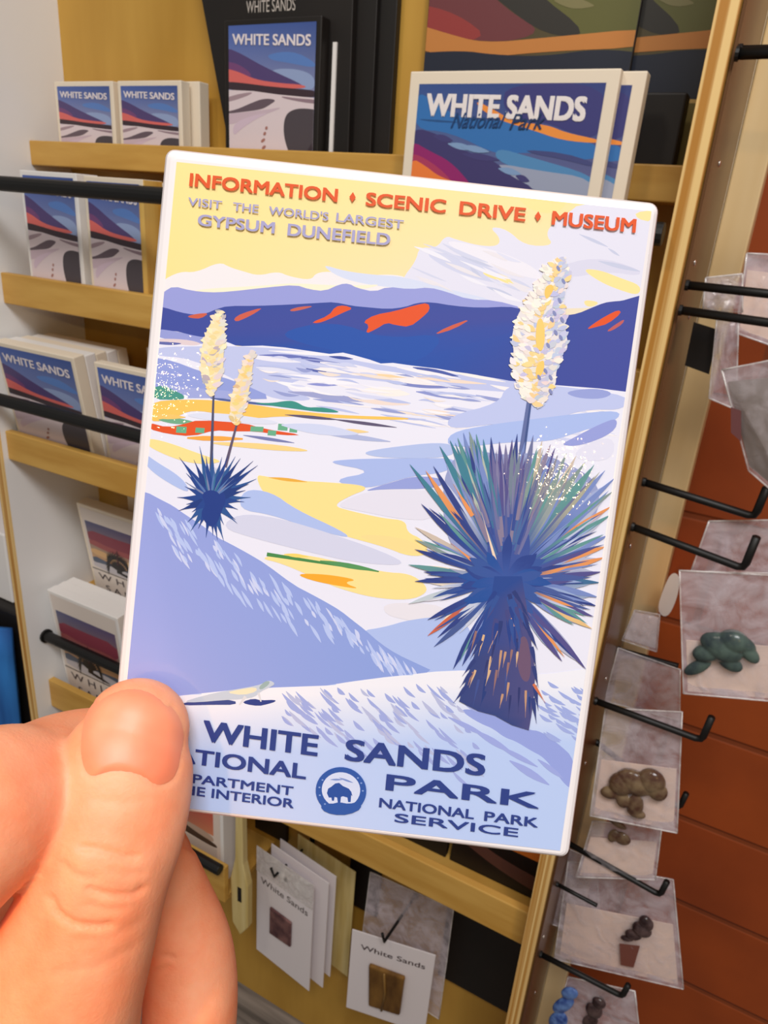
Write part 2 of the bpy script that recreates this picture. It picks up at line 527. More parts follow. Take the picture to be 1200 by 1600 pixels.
# ------------------------------------------------------------------ printed designs (unit square: u right, v up)
UNIT = [(0, 0), (1, 0), (1, 1), (0, 1)]
def d_tall(a, lo=0.0, text=True, warm=0):
    """sunset sky over white dunes with a footprint path; lo crops the bottom"""
    def m(ps): return [(u, (v - lo) / (1 - lo)) for u, v in ps]
    P = lambda c, ps, n=2: a.poly(c, smooth_poly(m(ps), n))
    a.grad([(0, 1), (1, 1), (1, 0), (0, 0)], [(74, 100, 172), (62, 86, 150), (222, 204, 210), (228, 208, 212)])
    P((92, 130, 196), [(.45, .80), (.75, .82), (1, .74), (1, .70), (.7, .74), (.5, .76)])
    P((148, 166, 206), [(.5, .70), (.8, .70), (1, .65), (1, .55), (.8, .57), (.55, .64)])
    P((84, 68, 118), [(-.05, .86), (.15, .81), (.35, .74), (.55, .68), (.88, .59), (.85, .57), (.55, .585), (.3, .62), (-.05, .70)])
    P((120, 72, 120), [(-.05, .76), (.12, .74), (.3, .66), (.2, .64), (-.05, .69)])
    P((222, 108, 102), [(-.05, .71), (.1, .69), (.32, .63), (.58, .605), (.9, .59), (.9, .565), (.5, .57), (.2, .60), (-.05, .615)])
    P((62, 46, 54), [(-.05, .62), (.2, .605), (.5, .58), (.8, .565), (1.05, .55), (1.05, .50), (.6, .525), (.3, .55), (-.05, .56)])
    P((226, 210, 214), [(-.05, .56), (.3, .55), (.6, .525), (1.05, .50), (1.05, -.1), (-.05, -.1)], 0)
    P((168, 144, 152), [(-.05, .50), (.12, .53), (.3, .545), (.25, .52), (.05, .48), (-.05, .47)])
    P((104, 88, 98), [(-.05, .40), (.1, .42), (.25, .46), (.42, .50), (.58, .49), (.5, .455), (.4, .42), (.15, .40), (-.05, .385)])
    P((150, 126, 136), [(.62, .515), (.8, .50), (1.05, .49), (1.05, .46), (.85, .475), (.65, .50)])
    P((206, 184, 196), [(-.05, .385), (.2, .40), (.45, .42), (.66, .44), (.5, .40), (.2, .34), (-.05, .30)])
    P((214, 192, 208), [(.05, .32), (.3, .38), (.5, .40), (.35, .36), (.15, .28), (.05, .22)])
    P((78, 70, 76), [(.66, .28), (.67, .36), (.72, .41), (.85, .435), (1.08, .42), (1.08, -.08), (.84, -.06), (.74, .10), (.68, .2)])
    P((60, 48, 56), [(.9, .1), (1.05, .25), (1.05, -.08), (.86, -.06)])
    for k, (u, v) in enumerate([(.42, .20), (.43, .15), (.41, .115), (.46, .075), (.40, .03), (.44, .25), (.46, .29)]):
        if v > lo: a.ell((170, 118, 108), m([(u, v)])[0], 0.028 - .002 * k, .012 / (1 - lo), 0.4)
    if text: a.text('WHITE SANDS', m([(.05, .87)])[0], m([(.95, .845)])[0], .075 / (1 - lo), (236, 226, 228), 0.03, (0, 1))

def d_pan(a, W, Hh):
    k = W / Hh
    m = lambda ps: [((x - 40) / 785, 1 - (y - 65) / 785 * k) for x, y in ps]
    P = lambda c, ps, n=2: a.poly(c, smooth_poly(m(ps), n))
    a.grad([(0, 1), (1, 1), (1, 0), (0, 0)], [(56, 84, 146), (52, 66, 128), (200, 180, 190), (205, 185, 190)])
    P((54, 116, 184), [(30, 95), (100, 120), (250, 200), (560, 200), (690, 262), (840, 275), (840, 345), (560, 310), (440, 335), (200, 245), (30, 240)])
    P((40, 84, 138), [(30, 198), (180, 202), (260, 212), (120, 210)], 1)
    P((244, 150, 66), [(300, 125), (400, 165), (480, 205), (620, 212), (700, 240), (840, 262), (840, 275), (690, 268), (560, 232), (420, 200), (330, 160)])
    P((62, 62, 124), [(430, 65), (840, 65), (840, 262), (720, 240), (620, 205), (500, 195), (420, 150)])
    P((84, 140, 190), [(420, 300), (560, 330), (840, 390), (840, 440), (600, 400), (420, 350)])
    P((158, 166, 190), [(440, 360), (600, 380), (840, 400), (840, 490), (640, 466), (540, 430), (420, 385)])
    P((70, 76, 128), [(540, 305), (700, 312), (840, 345), (840, 362), (700, 335), (580, 320)], 1)
    P((66, 60, 112), [(30, 232), (150, 255), (280, 320), (420, 350), (480, 400), (640, 462), (420, 470), (340, 460), (180, 350), (30, 300)])
    for x, y, w in ((130, 262, 90), (200, 292, 120), (270, 330, 170), (440, 380, 100), (520, 405, 60), (260, 300, 130)):
        a.lens((70, 66, 120) if y % 4 else (130, 160, 200), m([(x, y)])[0], m([(x + w, y + 18)])[0], 0.022)
    P((150, 38, 108), [(30, 285), (110, 320), (220, 360), (320, 440), (330, 465), (250, 462), (140, 400), (30, 350)])
    P((176, 60, 96), [(30, 330), (120, 360), (220, 420), (250, 462), (150, 440), (30, 380)])
    P((244, 130, 60), [(30, 350), (110, 385), (170, 420), (250, 440), (275, 465), (30, 470)])
    P((226, 152, 122), [(30, 458), (200, 455), (640, 464), (860, 482), (860, 512), (560, 500), (300, 492), (30, 486)])
    P((52, 48, 72), [(30, 470), (150, 468), (200, 482), (420, 500), (600, 505), (760, 500), (860, 515), (860, 560), (30, 545)])
    P((214, 196, 200), [(30, 545), (860, 560), (860, 1200), (30, 1200)], 0)
    P((120, 100, 112), [(30, 640), (300, 600), (520, 650), (300, 680), (30, 690)])
    a.text('WHITE SANDS', m([(82, 188)])[0], m([(766, 200)])[0], 88 / 785 * k, (240, 232, 230), 0.05, (0, 1))
    a.text('National', m([(205, 232)])[0], m([(425, 228)])[0], 58 / 785 * k, (30, 66, 116), 0.012, (0, 1), shear=.10)
    a.text('Park', m([(465, 234)])[0], m([(600, 230)])[0], 58 / 785 * k, (30, 56, 100), 0.012, (0, 1), shear=.14)

def d_dark(a):  # print colours darkened for the glossy wrap and the shade
    P = lambda c, ps, n=2: a.poly(c, smooth_poly(ps, n))
    a.grad([(0, 1), (1, 1), (1, 0), (0, 0)], [(44, 46, 40), (56, 56, 40), (120, 112, 60), (100, 64, 48)])
    P((98, 98, 52), [(.35, .70), (.7, .60), (1.1, .62), (1.1, .46), (.7, .44), (.5, .55)])
    P((112, 58, 62), [(-.1, .75), (.15, .68), (.4, .54), (.6, .47), (.35, .44), (-.1, .50)])
    P((150, 60, 58), [(-.1, .58), (.15, .54), (.35, .45), (-.1, .46)])
    P((50, 48, 44), [(-.1, .92), (.2, .80), (.5, .60), (.82, .455), (.6, .46), (.35, .57), (.1, .70), (-.1, .76)])
    for u, v, w in ((.45, .72, .3), (.3, .78, .3), (.5, .63, .2), (.62, .56, .18), (.2, .86, .3)):
        a.lens((128, 122, 82), (u, v), (u + w, v - .02), .03)
    P((198, 130, 66), [(-.1, .52), (.1, .48), (.3, .445), (.6, .455), (1.1, .475), (1.1, .42), (.6, .415), (.3, .40), (-.1, .43)])
    P((34, 40, 56), [(-.1, .42), (.2, .425), (.35, .41), (.6, .40), (.85, .42), (1.1, .40), (1.1, .25), (-.1, .26)])
    P((206, 172, 104), [(.35, .30), (.42, .325), (.5, .32), (.56, .29), (1.1, .27), (1.1, -.1), (-.1, -.1), (-.1, .28)], 1)
    P((118, 104, 52), [(.5, .27), (1.1, .265), (1.1, -.1), (.4, -.1)], 1)

def d_yucca(a):
    P = lambda c, ps, n=2: a.poly(c, smooth_poly(ps, n))
    a.poly((226, 214, 204), UNIT)
    a.grad([(.04, .86), (.96, .86), (.96, .40), (.04, .40)], [(84, 88, 128), (96, 80, 118), (214, 160, 110), (216, 168, 116)])
    P((140, 60, 76), [(.04, .76), (.4, .75), (.96, .76), (.96, .60), (.6, .57), (.04, .62)], 1)
    P((164, 84, 84), [(.04, .66), (.4, .62), (.8, .63), (.96, .60), (.96, .56), (.04, .57)], 1)
    P((220, 176, 122), [(.04, .55), (.3, .54), (.45, .49), (.3, .47), (.04, .48)], 1)
    P((222, 180, 128), [(.55, .52), (.9, .55), (.96, .46), (.6, .45)], 1)
    P((86, 96, 116), [(.04, .46), (.3, .43), (.5, .40), (.96, .42), (.96, .36), (.04, .36)], 1)
    P((196, 190, 194), [(.04, .40), (.96, .38), (.96, .31), (.04, .31)], 1)
    for k in range(15):
        an = math.pi * (0.06 + .88 * k / 14)
        a.stroke((26, 20, 22), (.44, .39), (.44 + .17 * math.cos(an), .39 + .14 * math.sin(an)), .05, 0)
    P((26, 20, 22), [(.41, .42), (.48, .42), (.49, .34), (.40, .34)], 0)
    a.stroke((70, 30, 40), (.44, .44), (.47, .62), .022, .012)
    P((30, 24, 26), [(.40, .37), (.60, .35), (.78, .315), (.6, .32), (.42, .34)], 1)
    a.poly((44, 36, 42), [(0.0, .295), (1, .295), (1, .303), (0.0, .303)])
    a.text('W H I T E', (.08, .19), (.92, .19), .07, (70, 60, 66), 0.0, (0, 1))
    a.text('S A N D S', (.16, .06), (.88, .06), .07, (70, 60, 66), 0.0, (0, 1))

# ------------------------------------------------------------------ print blocks
def block(name, label, cat, loc, W, Hh, T, design, lean=0.0, yaw=0.0, group=None, frame=0.006, body='cream', pm='print', roll=0.0):
    """free-standing block: base centre of the front face at loc; lean>0 tips the top towards the viewer"""
    t = thing(name, label, cat, loc, (lean, roll, yaw), group)
    MB().box(-W / 2, W / 2, 0, T, 0, Hh).build('panel', M[body], t, bevel=0.0012)
    if design:
        w, h = W - 2 * frame, Hh - 2 * frame
        a = Art(UNIT, lambda u, v, z: (-w / 2 + u * w, -0.0004 - z, frame + v * h), 0.00003)
        design(a)
        a.mb.build('print', M[pm], t)
    return t
D2R = math.radians
# first tier: two small square blocks, the stack behind the right one
G1 = 'square sunset blocks on the top tier'
block('print_block', 'small square sunset dunes block nearest the white side panel on the top tier', 'souvenir block', (-0.8995, 0.790, Z1), 0.112, 0.097, 0.016, lambda a: d_tall(a, 0.18), 0, group=G1)
block('print_block', 'small square sunset dunes block on the top tier beside the black gift boxes', 'souvenir block', (-0.7800, 0.790, Z1), 0.110, 0.097, 0.016, lambda a: d_tall(a, 0.18), 0, group=G1)
block('print_block', 'plain cream block edge behind the right small square block on the top tier', 'souvenir block', (-0.7680, 0.810, Z1), 0.110, 0.099, 0.018, None, 0, group=G1)
# black gift boxes
gb = thing('gift_box', 'tapering black gift box with a White Sands dune picture on its front', 'gift box', (-0.59, 0.812, Z1))
g0 = (-0.59, 0.812, Z1)
MB().prism([(-0.662, Z1), (-0.490, Z1), (-0.495, 1.86), (-0.725, 1.86)], 0.812, 0.822).build('board', M['black_card'], gb, bevel=0.001, origin=g0)
fb = MB().box(-0.660, -0.522, 0.795, 0.8118, Z1, 1.768).build('box_body', M['black_card'], gb, bevel=0.0015, origin=g0)
a = Art(UNIT, lambda u, v, z: (-0.653 + u * 0.124, 0.7946 - z, 1.612 + v * 0.150), 0.00003)
d_tall(a); a.mb.build('picture', M['gloss_print'], gb, origin=g0)
MB().box(-0.516, -0.511, 0.8095, 0.8118, Z1, 1.745).build('sheen_strip', M['white'], gb, origin=g0)  # white strip paints the bright streak of a reflective edge
a = Art(UNIT, lambda u, v, z: (-0.64 + u * 0.07, 0.8118 - z, 1.778 + v * 0.012), 0.00003)
a.text('WHITE SANDS', (0, 0), (1, 0), 1, (200, 190, 180), 0.0, (0, 1)); a.mb.build('lettering', M['print'], gb, origin=g0)
tag(MB().prism([(-0.535, Z1), (-0.466, Z1), (-0.470, 1.86), (-0.53, 1.86)], 0.8225, 0.830).build('black_folder', M['black_card'], bevel=0.001), 'plain black folder directly behind the tapering black gift box', 'folder', 'plain black folders on the top tier')
tag(MB().prism([(-0.52, Z1), (-0.446, Z1), (-0.449, 1.86), (-0.52, 1.86)], 0.8305, 0.841).build('black_folder', M['black_card'], bevel=0.001), 'rearmost plain black folder, closest to the bare amber back panel', 'folder', 'plain black folders on the top tier')
# sunset posters at the back and the black box
block('sunset_poster', 'large dark sunset poster standing behind the White Sands canvas', 'poster', (-0.296, 0.826, Z1), 0.224, 0.30, 0.005, d_dark, 0, frame=0.001, body='black_card', pm='gloss_print', group='dark sunset posters at the back')
block('sunset_poster', 'second dark sunset poster peeking out on the right by the shelf end', 'poster', (-0.195, 0.835, Z1), 0.19, 0.30, 0.005, d_dark, 0, frame=0.001, body='black_card', pm='gloss_print', group='dark sunset posters at the back')
tag(MB().box(-0.168, -0.121, 0.790, 0.812, Z1, 1.692).build('black_box', M['black_card'], bevel=0.002), 'small plain black box between the canvases and the right side panel', 'box')
# canvases
cw, ch = 0.204, 0.281
block('canvas_print', 'front White Sands canvas with blue and magenta sunset sky', 'canvas', (-0.272, 0.7225, Z2), cw, ch, 0.010, lambda a: d_pan(a, cw - .024, ch - .02), D2R(-1.5), frame=0.011, group='White Sands canvases')
block('canvas_print', 'second canvas tucked behind the White Sands canvas, only its right strip visible', 'canvas', (-0.252, 0.7345, Z2), cw, ch, 0.016, lambda a: d_pan(a, cw - .024, ch - .02), D2R(-1.5), frame=0.011, group='White Sands canvases')
# second tier: two thick upright blocks
G2 = 'upright dune blocks on the second tier'
block('print_block', 'upright dune path block with white painted edge against the white side panel, second tier', 'souvenir block', (-0.899, 0.7195, Z2), 0.110, 0.170, 0.036, d_tall, 0, group=G2, body='white')
b2 = block('print_block', 'upright dune path block with warm lit side painted gold on the second tier', 'souvenir block', (-0.779, 0.7195, Z2), 0.104, 0.168, 0.034, d_tall, 0, group=G2)
MB().box(0.0515, 0.0540, 0.0006, 0.0334, 0.0006, 0.1674).build('warm_lit_edge', M['warm_lit_side'], b2)  # gold colour holds the warm light on this side
MB().box(0.046, 0.0540, -0.0022, 0.0004, 0.0, 0.150).build('warm_lit_strip', M['warm_lit_side'], b2)  # same painted warm light along the front corner
block('print_block', 'cream block half hidden behind the magnet, right of the gold sided block', 'souvenir block', (-0.655, 0.735, Z2), 0.112, 0.166, 0.03, d_tall, 0, group=G2)
# third tier: a leaning stack and two more blocks
G3 = 'leaning blocks on the third tier'
st_lab = ['foremost block of the thick leaning stack on the third tier', 'second block of the thick leaning stack, just behind its front print',
          'middle block of the thick leaning stack on the third tier', 'fourth block of the thick leaning stack from its front', 'rearmost block of the thick leaning stack, under the second ledge']
for k in range(5):
    block('print_block', st_lab[k], 'souvenir block', (-0.9085, 0.7005 + 0.0192 * k, Z3), 0.165, 0.176, 0.0185, (d_tall if k == 0 else None), D2R(8.5), group=G3, body='cream' if k % 2 == 0 else 'white')
block('print_block', 'leaning block with purple sky lettered WHITE beside the thick stack, third tier', 'souvenir block', (-0.727, 0.7005, Z3), 0.146, 0.172, 0.014, d_tall, D2R(5), group=G3)
block('print_block', 'small cream block peeking over the purple lettered block on the third tier', 'souvenir block', (-0.715, 0.772, Z3), 0.13, 0.185, 0.014, d_tall, D2R(3), group=G3)
# fourth tier: yucca sunset blocks
G4 = 'yucca sunset blocks'
for k in range(3):
    block('print_block', ['front yucca sunset block of the pile held by the short black rod', 'middle block of the pile held by the short black rod', 'rear block of the pile held by the short black rod'][k],
          'souvenir block', (-0.905, 0.7325 + 0.0187 * k, Z4), 0.166, 0.232, 0.018, (d_yucca if k == 0 else None), D2R(5.5), group=G4, body='white')
block('print_block', 'upper yucca sunset block on the hidden riser behind the pile', 'souvenir block', (-0.875, 0.787, 0.9055), 0.165, 0.185, 0.022, d_yucca, D2R(8), group=G4)
block('print_block', 'plain cream block lying highest under the third ledge', 'souvenir block', (-0.815, 0.816, 0.9055), 0.15, 0.215, 0.022, None, D2R(2), group=G4)
# dark prints at the right of the fourth tier
def d_orange(a):
    P = lambda c, ps, n=2: a.poly(c, smooth_poly(ps, n))
    a.poly((16, 12, 12), UNIT)
    a.grad([(0, 1), (1, 1), (1, .2), (0, .2)], [(120, 40, 30), (200, 110, 40), (206, 112, 34), (190, 92, 34)])
    P((84, 52, 44), [(-.1, .24), (.15, .19), (.45, .14), (.8, .12), (1.1, .11), (1.1, -.1), (-.1, -.1)], 2)
    P((18, 14, 14), [(-.1, .16), (.2, .11), (.5, .07), (.8, .045), (1.1, .03), (1.1, -.1), (-.1, -.1)], 2)
block('sunset_poster', 'dark framed orange sunset print on the fourth tier below the magnet', 'poster', (-0.168, 0.765, Z4 + .0015), 0.13, 0.30, 0.012, d_orange, D2R(-6), frame=0.004, body='black_card', pm='gloss_print')
block('sunset_poster', 'black backed print left of the orange sunset print on the fourth tier', 'poster', (-0.312, 0.765, Z4 + .0015), 0.145, 0.30, 0.012, d_orange, D2R(-6), frame=0.03, body='black_card', pm='gloss_print')
# lowest ledge
def d_red(a):
    d_yucca(a)
block('print_block', 'red and orange sunset print on the lowest ledge right of the thumb', 'souvenir block', (-0.700, 0.722, Z5), 0.16, 0.205, 0.035, lambda a: (a.poly((232, 214, 200), UNIT), a.grad([(.05, .95), (.9, .95), (.9, .5), (.05, .5)], [(120, 40, 60), (190, 60, 60), (222, 140, 100), (150, 90, 80)]), a.poly((190, 160, 140), smooth_poly([(.05, .5), (.5, .52), (.9, .5), (.9, .4), (.05, .38)])), a.poly((70, 52, 46), smooth_poly([(.0, .5), (.25, .52), (.6, .44), (.95, .42), (.95, .36), (.4, .38), (.0, .40)])), a.poly((212, 196, 184), [(.03, .36), (.95, .36), (.95, .06), (.03, .06)])), 0, body='white')

# black booklets hung on the back panel under the fourth ledge
tag(MB().box(-0.246, -0.119, 0.836, 0.8445, 0.362, 0.60).build('black_booklet', M['black_card'], bevel=0.001), 'big black booklet against the back panel beside the right side panel', 'booklet', 'black booklets under the fourth ledge')
tag(MB().box(-0.432, -0.372, 0.836, 0.8445, 0.418, 0.60).build('black_booklet', M['black_card'], bevel=0.001), 'narrow black booklet between the two hanging White Sands cards', 'booklet', 'black booklets under the fourth ledge')
tag(MB().box(-0.640, -0.568, 0.836, 0.8445, 0.48, 0.62).build('black_booklet', M['black_card'], bevel=0.001), 'black booklet above the left hanging White Sands card', 'booklet', 'black booklets under the fourth ledge')

# ------------------------------------------------------------------ carded souvenirs on the two small hooks
def panel_hook(label, x, z, tip):
    h = thing('card_hook', label, 'hook', (x, YB, z), group='small black hooks with carded pins')
    t = Vector(tip) - Vector((x, YB, z))
    MB().tube([(0, 0, 0), tuple(t * .5), tuple(t), tuple(t + Vector((-0.002, -0.006, 0.024)))], 0.0024, 10).build('prong', M['black'], h, smooth=True)
    MB().box(-0.005, 0.005, -0.002, 0, -0.006, 0.006).build('mounting_plate', M['black'], h, bevel=0.001)
panel_hook('small black hook carrying the left hanging White Sands cards', -0.517, 0.510, (-0.5385, 0.758, 0.492))
panel_hook('small black hook carrying the square White Sands card with brown pin', -0.307, 0.505, (-0.318, 0.755, 0.486))
def card(label, loc, W, Hh, yaw, kind, group, roll=0.0):
    t = thing('pin_card', label, 'carded pin', loc, (0, roll, yaw), group)
    c = MB().box(-W / 2, W / 2, 0, 0.0018, -Hh, 0)
    c.build('backing_card', M['whitecard'] if kind != 2 else M['palewood'], t, bevel=0.0004)
    if kind == 1:
        a = Art(UNIT, lambda u, v, z: (-W / 2 + u * W, -0.0003 - z, -Hh + v * Hh), 0.00003)
        a.text('White Sands', (.08, .70), (.92, .70), .055, (96, 84, 82), 0.012, (0, 1)); a.mb.build('lettering', M['print'], t)
        MB().prism([(-.030, -.185), (.022, -.180), (.022, -.118), (-.030, -.118)], -0.005, -0.0004).build('pin', noise_mix(mat('maroon_pin', (96, 60, 62), 0.3), (76, 46, 52), (136, 96, 92), (40, 40, 40)), t, bevel=0.0025)
        MB().tube([(.004, -0.001, -.028), (.004, -0.0004, -.028)], 0.005, 12).build('hang_hole', M['black'], t)
        MB().box(-W / 2, W / 2, -0.0012, -0.0004, -0.055, 0.004).build('header_strip', M['bag_edge'], t)
    if kind == 3:
        a = Art(UNIT, lambda u, v, z: (-W / 2 + u * W, -0.0003 - z, -Hh + v * Hh), 0.00003)
        a.text('White Sands', (.12, .80), (.90, .80), .060, (70, 48, 50), 0.015, (0, 1)); a.mb.build('lettering', M['print'], t)
        p_ = MB().prism([(-.030, -.160), (.026, -.158), (.027, -.066), (-.036, -.062)], -0.009, -0.0004).build('pin', noise_mix(mat('bronze_pin', (120, 84, 34), 0.25, 0.3), (96, 62, 22), (150, 108, 48), (30, 30, 12)), t, bevel=0.003)
        MB().tube([(-.008, -0.0096, -.066), (-.003, -0.0105, -.11), (-.006, -0.0096, -.158)], 0.0022, 8).build('ridge', mat('bronze_ridge', (150, 112, 56), 0.3, 0.3), p_, smooth=True)
    return t
GC = 'White Sands pin cards on the left hook'
card('front White Sands card with a small maroon square pin, left hook', (-0.5225, 0.7665, 0.518), 0.132, 0.262, D2R(-7), 1, GC)
card('second white card just behind the front maroon pin card, left hook', (-0.503, 0.782, 0.522), 0.132, 0.262, D2R(-7), 0, GC)
card('third white card of the left hook, furthest right of the white ones', (-0.495, 0.795, 0.528), 0.128, 0.250, D2R(-7), 0, GC)
card('pale brown card hanging rearmost on the left hook', (-0.470, 0.815, 0.535), 0.13, 0.262, D2R(-7), 2, GC)
card('square White Sands card with a brown bronze pin on the right hook', (-0.309, 0.7725, 0.471), 0.142, 0.195, D2R(12.5), 3, 'cards on the right hook')

# ------------------------------------------------------------------ side hooks and bagged souvenirs
def hook(label, a, b, up=0.030, r=0.0036):
    h = thing('peg_hook', label, 'hook', a, group='black peg hooks on the shelf end')
    a = Vector(a); b = Vector(b); d = b - a
    pts = [Vector((0, 0, 0)), d * .5, d * .94]
    if up:
        pts += [d * .985 + Vector((0, 0, .0015)), d + Vector((0, -0.001, .006)), d + Vector((0.002, -0.006, up))]
    else: pts += [d]
    MB().tube(pts, r, 12).build('prong', M['black'], h, smooth=True)
    MB().tube([(-0.0010, 0, 0), (0.0016, 0, 0)], r * 1.25, 12).build('mounting_collar', M['black'], h)
    return h
HX = -0.0742
hook('topmost black peg hook at the upper right corner', (HX, 0.690, 1.7035), (0.12, 0.690, 1.7035), r=0.0042)
hook('black peg hook just below the topmost one, upper right corner', (HX, 0.676, 1.6995), (0.12, 0.664, 1.700), r=0.0042)
hook('upper of the close pair of peg hooks above the grey boxed bag', (HX, 0.684, 1.533), (0.055, 0.676, 1.533))
hook('lower of the close pair of peg hooks above the grey boxed bag', (HX, 0.676, 1.513), (0.055, 0.640, 1.513))
hook('peg hook over the crumpled clear bag above the turtle', (HX, 0.690, 1.354), at(1180, 808, .690))
hook('peg hook with thick upturned tip right above the turtle bag', (HX, 0.678, 1.312), at(1163, 889, .668), .034)
hook('short peg hook carrying the white header cards beside the batten', (HX, 0.812, 1.101), at(1060, 1041, .812), 0)
hook('long peg hook crossing over the brown figurine bag', (HX, 0.694, 1.100), at(1097, 1157, .693), .034)
hook('peg hook hidden behind the brown figurine bag, only its tip showing', (HX, 0.815, 0.958), at(1062, 1263, .815), .030)
hook('slanting peg hook below the magnet corner', at(889, 1318, .742), at(1032, 1399, .740), .030)
hook('thin short peg hook beside the lower shelf post', (HX, 0.715, 0.806), at(933, 1415, .712), 0, 0.0026)
hook('lowest peg hook, over the bag with blue ribbon', (HX, 0.708, 0.686), at(973, 1557, .704), .030)

def bag(label, q, Y, seed, card=None, edge=True, group='clear bags of small souvenirs', thick=0.010, dy=0.0):
    """clear zip bag; q = corners TL TR BR BL in the photo frame, hanging at depth Y"""
    c = [at(u, v, Y + (dy if i in (1, 2) else 0)) for i, (u, v) in enumerate(q)]
    top = (c[0] + c[1]) / 2
    t = thing('zip_bag', label, 'bag', top, group=group)
    def P(s, tt): return (c[0] * (1 - s) + c[1] * s) * (1 - tt) + (c[3] * (1 - s) + c[2] * s) * tt
    n = 22
    for side, nm in ((-1, 'pouch_front'), (1, 'pouch_back')):
        m = MB()
        for i in range(n + 1):
            for j in range(n + 1):
                s, tt = i / n, j / n
                p = P(s, tt)
                pil = math.sin(math.pi * s) ** .6 * math.sin(math.pi * min(1, tt * 1.05)) ** .6 if tt > 0 else 0
                q_ = Vector((s * 5.0 + seed * 9.1, tt * 5.0, side * 3.3 + seed))
                w = noise.noise(q_) + .5 * noise.noise(q_ * 2.3)
                off = side * (0.0006 + thick * 0.5 * max(0, pil)) + 0.0035 * w * pil
                m.v.append((p.x - top.x + .0015 * noise.noise(q_ + Vector((7, 7, 7))), p.y - top.y + off, p.z - top.z + .0012 * noise.noise(q_ + Vector((17, 3, 7)))))
        for i in range(n):
            for j in range(n):
                k = i * (n + 1) + j
                m.f.append((k, k + n + 1, k + n + 2, k + 1))
        m.build(nm, M['bag_front'] if side < 0 else M['bag'], t, smooth=True)
    if edge:
        m = MB()
        seq = [(0, 0), (1, 0), (1, 1), (0, 1), (0, 0)]
        for (s0, t0), (s1, t1) in zip(seq[:-1], seq[1:]):
            pts = [P(s0 + (s1 - s0) * k / 6, t0 + (t1 - t0) * k / 6) - top + Vector((.0004 * noise.noise(Vector((k, seed, s0))), -.0006, 0)) for k in range(7)]
            m.tube(pts, 0.0008, 6)
        m.build('seam_highlight', M['bag_edge'], t, smooth=True)  # sealed edge in paler film, which also paints the edge highlights
    if card:
        t0, t1, mt = card
        m = MB()
        a_, b_, d_, e_ = P(.04, t0), P(.96, t0), P(.96, t1), P(.04, t1)
        vs = [p - top + Vector((0, 0.0010, 0)) for p in (a_, b_, d_, e_)] + [p - top + Vector((0, 0.0022, 0)) for p in (a_, b_, d_, e_)]
        m.add(vs, [(0, 1, 2, 3), (7, 6, 5, 4), (0, 4, 5, 1), (1, 5, 6, 2), (2, 6, 7, 3), (3, 7, 4, 0)])
        m.build('backing_card', M[mt], t)
    return t

def figurine(name, label, cat, Y, blobs, m, voxel=0.0009, group=None):
    """small carved figure built from lobes given as photo pixel, half sizes in mm, tilt"""
    mb = MB()
    c0 = at(blobs[0][0], blobs[0][1], Y)
    for u, v, rx, rz, ry, ang in blobs:
        p = at(u, v, Y) - c0
        mb.sphere(p, (rx * .0023, ry * .0018, rz * .0023), 16, 12, Matrix.Rotation(math.radians(ang), 3, 'Y'))
    vs, fs = remesh(mb, voxel, 5)
    o = MB().add(vs, fs).build(name, m, smooth=True)
    o.location = c0
    return tag(o, label, cat, group)

bag('pink backed clear bag at the right edge above the close pair of hooks', [(1167, 396), (1262, 400), (1262, 560), (1150, 520)], .745, 1, (.2, .95, 'pinkcard'))
bag('bunch of grey plastic bag tops hanging behind the close pair of hooks', [(1103, 434), (1160, 428), (1160, 488), (1098, 484)], .700, 2)
tag(MB().add([at(*p, .742) for p in ((1084, 503), (1122, 515), (1108, 585), (1070, 571))] + [at(*p, .752) for p in ((1084, 503), (1122, 515), (1108, 585), (1070, 571))],
   [(0, 1, 2, 3), (7, 6, 5, 4), (0, 4, 5, 1), (1, 5, 6, 2), (2, 6, 7, 3), (3, 7, 4, 0)]).build('black_card', M['black_card']), 'tilted black card hanging in front of the tan batten', 'card')
bag('narrow folded clear bag beside the tilted black card', [(1120, 500), (1154, 498), (1150, 640), (1108, 622)], .735, 3)
bag('grey boxed clear bag with a maroon square below the close pair of hooks', [(1128, 578), (1240, 556), (1245, 800), (1170, 735)], .664, 4, (.12, .95, 'greycard'), thick=.02, dy=-.02)
tag(MB().add([at(*p, .655) for p in ((1142, 636), (1158, 642), (1158, 690), (1142, 676))] + [at(*p, .660) for p in ((1142, 636), (1158, 642), (1158, 690), (1142, 676))],
   [(0, 1, 2, 3), (7, 6, 5, 4), (0, 4, 5, 1), (1, 5, 6, 2), (2, 6, 7, 3), (3, 7, 4, 0)]).build('maroon_magnet', mat('maroon', (110, 66, 66), .4)), 'small maroon square magnet inside the grey boxed bag', 'magnet')
bag('crumpled clear bag between the two hooks above the turtle bag', [(1108, 814), (1222, 812), (1224, 896), (1080, 892)], .700, 5)
bag('clear bag holding the teal turtle on a pale pink card', [(1062, 891), (1236, 900), (1238, 1098), (1068, 1083)], .672, 6, (.56, .985, 'pinkcard'))
figurine('turtle_figurine', 'teal stone turtle figurine in the clear bag on the right', 'figurine', .668,
         [(1128, 1012, 8.5, 6, 5, 15), (1146, 1002, 6, 5, 5, 0), (1105, 1020, 6, 4, 4, -30), (1090, 1042, 6.5, 2.8, 2.5, -50), (1140, 1035, 5.5, 3.4, 3, 20), (1172, 1022, 4.6, 2.8, 3, 40), (1165, 1008, 4.5, 3, 3, 30), (1110, 1002, 4, 4, 3, 0)], M['teal'])
bag('stack of white header cards on the short hook beside the batten', [(992, 953), (1031, 960), (1026, 1018), (972, 1000)], .806, 7, (.1, .95, 'whitecard'))
